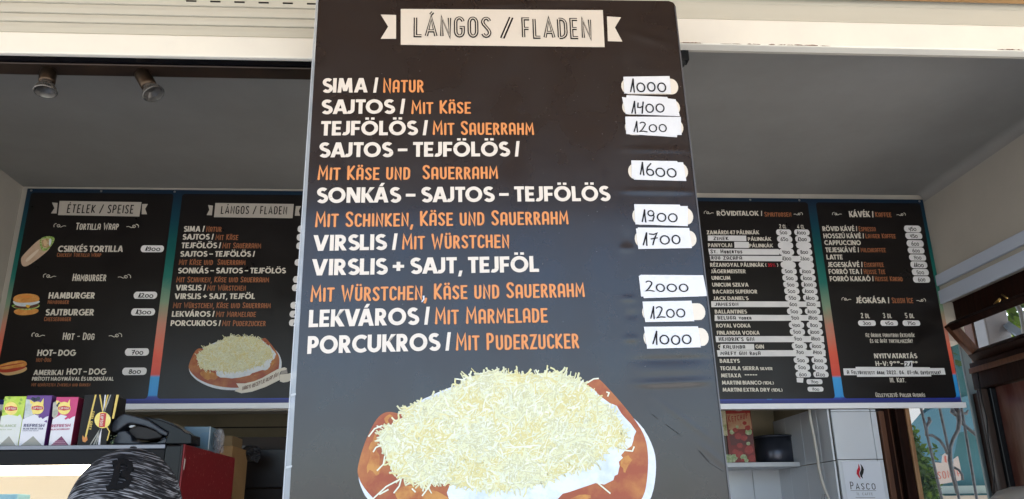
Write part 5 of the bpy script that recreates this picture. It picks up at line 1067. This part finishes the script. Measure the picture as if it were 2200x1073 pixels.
def d3(T, f):
    white_low(T, f, (815, 1190)); f('printed_grey', [(880, 430), (900, 200), (990, 160), (980, 400), (920, 480)], mat('tea box olive', (.30, .34, .26), .4, noise=(70, (.5, .45, .4), .4, .6)), .00045)
    tri(T, f, (815, 1185), M_tplum); logo(T, 1085, 295, 108)
    for p in ([(960, 240), (950, 160), (1040, 200)], [(1140, 210), (1185, 140), (1180, 250)]): f('printed_ray', p, M_ty, .0008)
    for c in ((1000, 220), (980, 250)): f('printed_berry', disc(c[0], c[1], 26, 10), mat('dark berry', (.02, .02, .05), .3), .00085)
    f('printed_splash', [(1090, 470), (1150, 420), (1240, 420), (1180, 450), (1110, 490)], M_tm, .0008)
    for k in range(4): f('printed_wave', [(925-k*22, 845+k*26), (1085+k*20, 845+k*26), (1085+k*20, 853+k*26), (925-k*22, 853+k*26)], mat('tea box pink', (.55, .3, .4), .4), .0009)
    T.text('REFRESH', 'bold', *t1(865, 620), *t1(1190, 608), 6.5, mat('tea box rose', (.40, .12, .2), .4), .0011); T.text('BLACKCURRANT', 'bold', *t1(860, 670), *t1(1180, 660), 3.6, mat('tea box rose', (.40, .12, .2), .4), .0011)
def d4(T, f):
    g = lambda x0, x1, x2, x3, y0=935, y1=68: [(x0, y0), (x1, y0), (x3, y1), (x2, y1)]
    f('printed_line', [(1430, 790), (1460, 790), (1632, 68), (1605, 68)], M_tgold, .0006); f('printed_line', [(1890, 470), (1925, 470), (2010, 68), (1965, 68)], M_tgold, .0006)
    for (xa, xb, m) in ((1675, 1700, M_tgold), (1770, 1790, M_tw), (1810, 1835, M_tgold), (1860, 1880, M_tgray)): f('printed_ray', [(1735, 400), (1755, 400), (xb, 68), (xa, 68)], m, .0006)
    for (xa, xb, m) in ((1500, 1525, M_tgray), (1560, 1590, M_tgray), (1650, 1690, M_tw), (1610, 1630, M_tgray)): f('printed_ray', [(1700, 620), (1720, 620), (xb, 935), (xa, 935)], m, .0006)
    f('printed_line', [(1790, 610), (1810, 600), (1860, 690), (1820, 840), (1800, 840), (1840, 690)], M_tgold, .0006)
    f('printed_blossom', [(1390, 800), (1400, 750), (1425, 790), (1470, 770), (1480, 830), (1440, 870), (1400, 860)], mat('orange blossom', (.6, .22, .04), .4), .0008)
    logo(T, 1735, 495, 138, True); vtext(T, 'EARL GREY', 1560, 350, 1500, 660, 42, M_tgold, .0011)
B1 = teabox('lime green and white tea box at the left end of the row', (-62, 300, 95), .10, M_tg, d1)
B2 = teabox('purple and white tea box with yellow sun badge, second in the row', (310, 740, 78), .07, M_tp, d2)
B3 = teabox('magenta and white tea box, third in the row beside the black one', (815, 1190, 104), .085, M_tm, d3, mat('tea box dark magenta', (.30, .02, .07), .35))
B4 = teabox('black and gold tea box with sideways lettering beside the dark handheld device', (1295, 1790, 65), .08, M_tk, d4)

# ------------------------------------------------------------------ handheld terminal lying on the case
TM = Panel('card_terminal', 'black and grey handheld card terminal lying on the display case next to the tea boxes', 'card terminal', CY+.05, 320, 957)
TM.org = Vector((PY(320, 957, CY+.05).x, CY+.05, tz)); TM.root.location = TM.org
def tm(name, pts, m, y0, y1, bev=.003):
    f = [TM.uv(*p) for p in pts]; q = MB(); q.prism([(u, y0, max(v, 0)) for u, v in f], (0, y1-y0, 0)); o = q.build(name, m, TM.root, bevel=bev); fixn(o); return o
z2f = lambda P: [(180+x*.21711, 840+y*.21711) for x, y in P]
tm('grip_shell', z2f([(262, 390), (270, 330), (300, 290), (350, 245), (400, 225), (450, 235), (560, 265), (640, 290), (760, 370), (830, 410), (820, 450), (760, 430), (700, 385), (600, 345), (480, 320), (430, 325), (380, 360), (330, 395), (290, 410)]), M_greypl, 0, .065)
tm('black_body', z2f([(575, 255), (620, 258), (760, 290), (860, 330), (960, 375), (1000, 410), (1060, 430), (1056, 525), (800, 525), (815, 470), (832, 408), (765, 368), (642, 288)]), M_blackgl, .004, .075)
tm('foot', z2f([(190, 525), (230, 500), (290, 470), (330, 400), (400, 390), (455, 440), (470, 495), (700, 505), (790, 455), (812, 470), (798, 525), (500, 530)]), M_greypl, .006, .06)
tm('key_recess', z2f([(400, 392), (440, 345), (500, 330), (600, 350), (700, 390), (750, 435), (740, 460), (600, 480), (480, 470)]), M_black, .02, .05)
tm('bright_sliver', z2f([(425, 350), (450, 335), (490, 335), (480, 350), (440, 362)]), mat('bright grey', (.5, .52, .55), .2), .01, .02, .001)  # small bright grey sliver at the upper corner of the recess
tm('lid_plate', z2f([(600, 262), (720, 262), (840, 305), (955, 375), (930, 372), (760, 300)]), mat('brown black cover', (.03, .025, .022), .35), .02, .07, .001)
# cluster of sparkly key ring
rg = random.Random(9); b = MB(PY(238, 950, CY+.045))
for k in range(16): 
    p = PY(rg.uniform(228, 252), rg.uniform(935, 956), CY+.042); b.lathe([(.0001, -.002), (.0022, 0), (.0001, .002)], (p.x, p.y, max(p.z, tz+.002)), 6)
tag(b.build('key_chain', mat('sparkly beads', (.5, .6, .4), .15, .5, metal=.7)), 'small sparkling beads in front of the handheld terminal', 'key chain')
# pale blue box, bag, cardboard boxes behind
b = MB(PY(420, 965, CY+.2)); P = [PY(x, y, CY+.18) for x, y in ((398, 968), (448, 968), (452.5, 917), (396, 917))]
zt3 = cz+.001; P[0].z = P[1].z = zt3
b.prism(P, (0, .10, 0)); o = b.build('blue_box', mat('blue grey box', (.13, .21, .27), .35, .4), None, bevel=.001); fixn(o); tag(o, 'blue grey box standing behind the handheld terminal', 'box')
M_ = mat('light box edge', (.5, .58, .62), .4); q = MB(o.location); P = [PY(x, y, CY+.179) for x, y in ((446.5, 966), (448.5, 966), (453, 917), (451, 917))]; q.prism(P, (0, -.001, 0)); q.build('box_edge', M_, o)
q = MB(o.location); P = [PY(x, y, CY+.1785) for x, y in ((412, 962), (434, 930), (449, 929), (446, 962))]; q.prism(P, (0, -.0006, 0)); q.build('printed_triangle', mat('darker blue ink', (.10, .19, .27), .4), o)
# crumpled bag
def crumple(name, label, px0, px1, py0, py1, Y, m, seed, kn=8):
    rg = random.Random(seed); V = []; Fc = []; N = kn
    for j in range(N+1):
        for i in range(N+1):
            t = i/N; s_ = j/N; wv = 1-.35*abs(s_-.5); x = (px0+px1)/2+(t-.5)*(px1-px0)*wv+rg.uniform(-1.5, 1.5); y = py1+(py0-py1)*s_+rg.uniform(-1.5, 1.5)
            V.append(PY(x, y, Y-.03*sin(pi*t)*sin(pi*s_)+rg.uniform(-.008, .008)))
    for j in range(N):
        for i in range(N): k = j*(N+1)+i; Fc.append((k, k+1, k+N+2, k+N+1))
    org = V[N//2]; o = mk(name, [v-org for v in V], Fc, m); o.location = org; s = o.modifiers.new('s', 'SOLIDIFY'); s.thickness = .01; return tag(o, label, 'bag')
crumple('plastic_bag', 'crumpled clear plastic bag beside the pale blue box', 453, 482, 922, 974, CY+.22, M_bag, 4)
crumple('plastic_bag', 'dark grey plastic bag hanging in front of the brown cabinet', 508, 560, 958, 993, 2.95, mat('dark grey bag', (.035, .035, .04), .3, .5), 6)
M_cb = mat('cardboard', (.34, .20, .09), .8, .2, noise=(10, (.28, .16, .07), .3, .7))
b = MB(PY(490, 990, 2.75)); a = PY(470, 1010, 2.75); c = PY(506, 958, 2.75); b.box((a.x-.06, 2.75, a.z-.3), (c.x-.008, 2.95, c.z)); tag(b.build('cardboard_box', M_cb, None, bevel=.002), 'orange brown cardboard box left of the brown cabinet, lower of two', 'cardboard box')
b = MB(PY(490, 950, 2.85)); c2 = PY(508, 938, 2.85); b.box((a.x-.03, 2.82, c.z+.001), (c2.x-.004, 2.95, c2.z)); tag(b.build('cardboard_box', mat('pale cardboard', (.22, .15, .08), .8, .2), None, bevel=.002), 'dull brown cardboard box on top of the orange brown one', 'cardboard box')
cb = thing('cupboard', 'dark brown cupboard under the left menu board beside the poster', 'cupboard', (PY(600, 1000, 3.1).x, 3.1, .06))
ca = PY(511, 940, 3.1); 
q = MB(cb.location); q.box((ca.x, 3.1, .06), (.45, NB-.002, ca.z)); q.build('cabinet', mat('dark brown laminate', (.020, .012, .008), .5, .3, noise=(6, (.035, .02, .012), .4, .7)), cb)
zd_ = PY(560, 1050, 3.1).z
for (xa, xb) in ((ca.x+.004, ca.x+.2), (ca.x+.204, ca.x+.5), (ca.x+.504, .448)):
    q = MB(cb.location); q.box((xa, 3.084, zd_+.002), (xb, 3.099, ca.z-.045)); q.build('door', mat('dark door laminate', (.012, .008, .007), .35, .4), cb, bevel=.002)
    q = MB(cb.location); q.box((xa, 3.084, zd_-.5), (xb, 3.099, zd_-.002)); q.build('door', mat('dark door laminate', (.012, .008, .007), .35, .4), cb, bevel=.002)
# dark joint of the wall panel behind
q = MB(bpy.data.objects['niche_back_wall'].location); zj_ = PY(600, 918, NB).z; q.box((PY(455, 918, NB).x, NB-.004, zj_-.003), (.6, NB-.0005, zj_+.002)); q.build('panel_joint', M_black, bpy.data.objects['niche_back_wall'])

# ------------------------------------------------------------------ customer in a baseball cap
PYc = 1.38; hc = PY(272, 1073, PYc); rx = (PY(390, 1073, PYc).x-PY(157, 1073, PYc).x)/2*.995; ztop = PY(262, 964, PYc).z; rz = .118; ry = .108
cc = Vector((hc.x, PYc, ztop-rz))
pe = thing('person', 'person in a black and grey streaked baseball cap with a black letter B', 'person', (cc.x, PYc, 0))
M_skin = mat('skin', (.45, .24, .16), .5); M_shirt = mat('navy shirt', (.03, .04, .07), .8); M_trs = mat('dark jeans', (.02, .025, .04), .8); M_shoe = mat('shoe', (.05, .05, .05), .6)
hz = cc.z
jn = [(0, 0, .93), (0, 0, 1.1), (0, .01, 1.28), (0, .01, 1.40), (0, .0, 1.47), (0, 0, hz-.13), (0, -.005, hz-.06), (0, 0, hz+.0),
      (-.17, .01, 1.39), (-.23, .02, 1.13), (-.22, -.05, .90), (-.22, -.07, .82), (.17, .01, 1.39), (.23, .02, 1.13), (.22, -.05, .90), (.22, -.07, .82),
      (-.10, 0, .88), (-.11, -.01, .50), (-.11, .02, .09), (-.12, -.10, .04), (.10, 0, .88), (.11, -.01, .50), (.11, .02, .09), (.12, -.10, .04)]
rr2 = [.14, .13, .145, .11, .055, .06, .082, .085, .06, .043, .03, .028, .06, .043, .03, .028, .09, .06, .042, .04, .09, .06, .042, .04]
ed = [(0, 1), (1, 2), (2, 3), (3, 4), (4, 5), (5, 6), (6, 7), (3, 8), (8, 9), (9, 10), (10, 11), (3, 12), (12, 13), (13, 14), (14, 15), (0, 16), (16, 17), (17, 18), (18, 19), (0, 20), (20, 21), (21, 22), (22, 23)]
# fingers
for s_, wi in ((-1, 11), (1, 15)):
    w0 = Vector(jn[wi])
    for f in range(5):
        a = w0+Vector((s_*.0, -.018+f*.011, -.05)) if f < 4 else w0+Vector((-s_*.015, -.03, -.02)); ln = (.05, .058, .054, .042, .035)[f]
        c = a+Vector((-s_*.012, -.01 if f == 4 else 0, -ln)); k = len(jn); jn += [tuple(a), tuple(c)]; rr2 += [.0095, .008]; ed += [(wi, k), (k, k+1)]
me = bpy.data.meshes.new('body'); me.from_pydata(jn, ed, []); bo = bpy.data.objects.new('body', me); C.objects.link(bo)
md = bo.modifiers.new('skin', 'SKIN'); sv = me.skin_vertices[0].data
for i, r in enumerate(rr2): sv[i].radius = (r, r*(.72 if i in (0, 1, 2, 3) else 1))
sv[0].use_root = True
sb = bo.modifiers.new('sub', 'SUBSURF'); sb.levels = 2; sb.render_levels = 2
dg = bpy.context.evaluated_depsgraph_get(); m2 = bpy.data.meshes.new_from_object(bo.evaluated_get(dg)); bo.modifiers.clear(); bo.data = m2; bo.parent = pe
m2.materials.clear()
for m in (M_skin, M_shirt, M_trs, M_shoe): m2.materials.append(m)
for p in m2.polygons:
    c = p.center; p.use_smooth = True
    p.material_index = 3 if c.z < .1 else 2 if (c.z < .95 and abs(c.x) < .19) else 1 if (c.z < 1.45 and (abs(c.x) < .2 or c.z > 1.15)) else 0
for s_ in (-1, 1):
    q = MB(); q.lathe([(.0001, -.012), (.009, -.008), (.012, 0), (.009, .008), (.0001, .012)], (s_*.031, -.078, hz-.035), 12, mtx=Matrix.Rotation(pi/2, 3, 'X')); q.build('eye', mat('eye white', (.8, .8, .8), .2), pe, True)
    q = MB(); q.lathe([(.0001, -.03), (.010, -.02), (.013, 0), (.010, .02), (.0001, .03)], (s_*.085, 0, hz-.05), 10); q.build('ear', M_skin, pe, True)
q = MB(); q.prism([(-.012, -.088, hz-.075), (.012, -.088, hz-.075), (0, -.108, hz-.078), ], (0, .012, .045)); q.build('nose', M_skin, pe, True)
q = MB(); q.box((-.024, -.0865, hz-.105), (.024, -.078, hz-.098)); q.build('mouth', mat('lips', (.4, .15, .12), .5), pe, bevel=.003)
# cap crown
loc = Vector((0, 0, hz)); NT, NPn = 72, 30; V = []; Fc = []
def capP(th, ph, off=0):
    """th azimuth, ph from the top"""
    seam = min(abs(((math.degrees(th)+90) % 60)), 60-abs(((math.degrees(th)+90) % 60)))/60
    k = 1-.012*math.exp(-(seam/.03)**2)
    return Vector(((rx+off)*k*sin(ph)*cos(th), (ry+off)*k*sin(ph)*sin(th), (rz+off)*cos(ph)**.92 if cos(ph) > 0 else (rz)*cos(ph)*.4))
for j in range(NPn+1):
    for i in range(NT): V.append(capP(2*pi*i/NT, pi/2*1.02*(j+.02)/NPn)+loc)
for j in range(NPn):
    for i in range(NT): Fc.append((j*NT+i, j*NT+(i+1) % NT, (j+1)*NT+(i+1) % NT, (j+1)*NT+i))
Fc.append(tuple(reversed(range(NT))))
mc = bpy.data.materials.new('streaked jersey'); mc.use_nodes = True; t = mc.node_tree; bs = t.nodes['Principled BSDF']; bs.inputs['Roughness'].default_value = .9; bs.inputs['Specular IOR Level'].default_value = .15
tc = t.nodes.new('ShaderNodeTexCoord'); mp = t.nodes.new('ShaderNodeMapping'); mp.inputs['Scale'].default_value = (30, 30, 640); mp.inputs['Rotation'].default_value = (0, radians(6), 0)
mp.inputs['Location'].default_value = (0, 0, 0)
n1 = t.nodes.new('ShaderNodeTexNoise'); n1.inputs['Scale'].default_value = 1; n1.inputs['Detail'].default_value = 3; n1.inputs['Distortion'].default_value = .6
# curve the streaks with the crown: shift z by x squared
vs = t.nodes.new('ShaderNodeSeparateXYZ'); mm = t.nodes.new('ShaderNodeMath'); mm.operation = 'MULTIPLY'; ma = t.nodes.new('ShaderNodeMath'); ma.operation = 'MULTIPLY_ADD'; ma.inputs[1].default_value = 4.2; cx_ = t.nodes.new('ShaderNodeCombineXYZ')
t.links.new(tc.outputs['Object'], vs.inputs[0]); t.links.new(vs.outputs[0], mm.inputs[0]); t.links.new(vs.outputs[0], mm.inputs[1]); t.links.new(mm.outputs[0], ma.inputs[0]); t.links.new(vs.outputs[2], ma.inputs[2])
t.links.new(vs.outputs[0], cx_.inputs[0]); t.links.new(vs.outputs[1], cx_.inputs[1]); t.links.new(ma.outputs[0], cx_.inputs[2]); t.links.new(cx_.outputs[0], mp.inputs[0]); t.links.new(mp.outputs[0], n1.inputs['Vector'])
cr = t.nodes.new('ShaderNodeValToRGB'); e = cr.color_ramp.elements; e[0].position = .47; e[0].color = (.012, .012, .014, 1); e[1].position = .62; e[1].color = (.27, .275, .30, 1); q_ = e.new(.54); q_.color = (.045, .046, .052, 1)
t.links.new(n1.outputs[0], cr.inputs[0]); t.links.new(cr.outputs[0], bs.inputs['Base Color'])
bp = t.nodes.new('ShaderNodeBump'); bp.inputs['Strength'].default_value = .4; bp.inputs['Distance'].default_value = .001; t.links.new(n1.outputs[0], bp.inputs['Height']); t.links.new(bp.outputs[0], bs.inputs['Normal'])
cap = mk('cap', V, Fc, mc, pe, None, True)
q = MB(); q.lathe([(.0001, -.002), (.006, .0), (.004, .003), (.0001, .004)], (0, 0, hz+rz), 12); q.build('button', mc, cap, True)
# brim
Vb = []; Fb = []; NB2 = 16
for i in range(NB2+1):
    a = radians(205+130*i/NB2); ca_, sa_ = cos(a), sin(a)
    for r, dz in ((1.0, .0), (1.35, -.004), (1.62, -.016)):
        Vb.append(Vector((rx*ca_*(r if r < 1.1 else 1+(r-1)*.5), ry*sa_*(1 if r == 1 else r*max(.72, abs(sa_))), hz-.004+dz-.02*ca_*ca_)))
for i in range(NB2):
    for j in range(2): k = i*3+j; Fb.append((k, k+1, k+4, k+3))
br = mk('brim', Vb, Fb, M_dark, cap, None, True); s_ = br.modifiers.new('s', 'SOLIDIFY'); s_.thickness = .003
# letter B, embroidered and raised
def onfront(px, py, off):
    d = ray(px, py); o0 = Vector((0, 0, CAMZ)) - cc   # intersect with the ellipsoid
    R3 = Vector((rx+off, ry+off, rz+off)); D3 = Vector((d.x/R3.x, d.y/R3.y, d.z/R3.z)); O3 = Vector((o0.x/R3.x, o0.y/R3.y, o0.z/R3.z))
    A_ = D3.dot(D3); B_ = 2*D3.dot(O3); C_ = O3.dot(O3)-1; dd = max(B_*B_-4*A_*C_, 0); t_ = (-B_-math.sqrt(dd))/(2*A_); p = Vector((0, 0, CAMZ))+d*t_ - cc
    return p+loc
eb = lambda P: [(180+x*.21711, 840+y*.21711) for x, y in P]
outer = eb([(275, 718), (300, 690), (330, 688), (352, 700), (372, 685), (420, 684), (462, 700), (490, 735), (488, 760), (500, 785), (480, 800), (455, 812), (440, 822), (462, 840), (478, 868), (470, 905), (455, 935), (420, 958), (380, 965), (320, 968), (270, 972), (238, 985), (210, 978), (222, 950), (262, 935), (272, 912), (262, 895), (285, 878), (300, 850), (292, 838), (308, 800), (318, 770), (316, 745), (290, 745)])
hole1 = eb([(365, 740), (410, 736), (425, 760), (415, 795), (385, 808), (350, 805)]); hole2 = eb([(345, 870), (385, 866), (398, 885), (388, 912), (355, 922), (328, 918)])
# strokes that together draw the letter
bst = [([(322, 710), (335, 760), (318, 850), (295, 920), (275, 945)], 62), ([(335, 705), (400, 702), (455, 730), (462, 770), (440, 805), (370, 826)], 52), ([(370, 826), (420, 838), (448, 872), (430, 920), (380, 945), (300, 950)], 54), ([(284, 722), (335, 712)], 46), ([(222, 968), (290, 950), (360, 945)], 46), ([(480, 770), (488, 790)], 20), ([(275, 900), (300, 895)], 24)]
V = []; Fc = []
for P, w_ in bst:
    for qd in ribbon(eb(P), w_*.217):
        # split each quad in 3x3 so that it follows the crown
        a, b2, c2_, d2_ = qd[:4] if len(qd) == 4 else (qd+[qd[-1]])[:4]; N = 3; k = len(V)
        for u in range(N+1):
            for v in range(N+1):
                fu, fv = u/N, v/N; x = (a[0]*(1-fu)+b2[0]*fu)*(1-fv)+(d2_[0]*(1-fu)+c2_[0]*fu)*fv; y = (a[1]*(1-fu)+b2[1]*fu)*(1-fv)+(d2_[1]*(1-fu)+c2_[1]*fu)*fv
                V.append(onfront(x, y, .0035+.00002*len(V)/100))
        for u in range(N):
            for v in range(N): z = k+u*(N+1)+v; Fc.append((z, z+1, z+N+2, z+N+1))
em = mk('emblem', V, Fc, mat('black embroidery', (.008, .008, .009), .85, .15, bump=.6, bscale=300), cap); s_ = em.modifiers.new('s', 'SOLIDIFY'); s_.thickness = .004; s_.offset = 0

# cove between ceiling and right wall
V = []; Fc = []; Rc = .035; n = 10
for i in range(n+1):
    a = pi/2*i/n; x = XU-Rc+Rc*sin(a)-.0005; z = CZ-Rc+Rc*cos(a)-.0005; V += [(x, SH+.04, z), (x, BW-.014, z)]
for i in range(n): Fc.append((2*i, 2*i+1, 2*i+3, 2*i+2))
struct(mk('ceiling_cove', V, Fc, M_ceil, None, None, True))
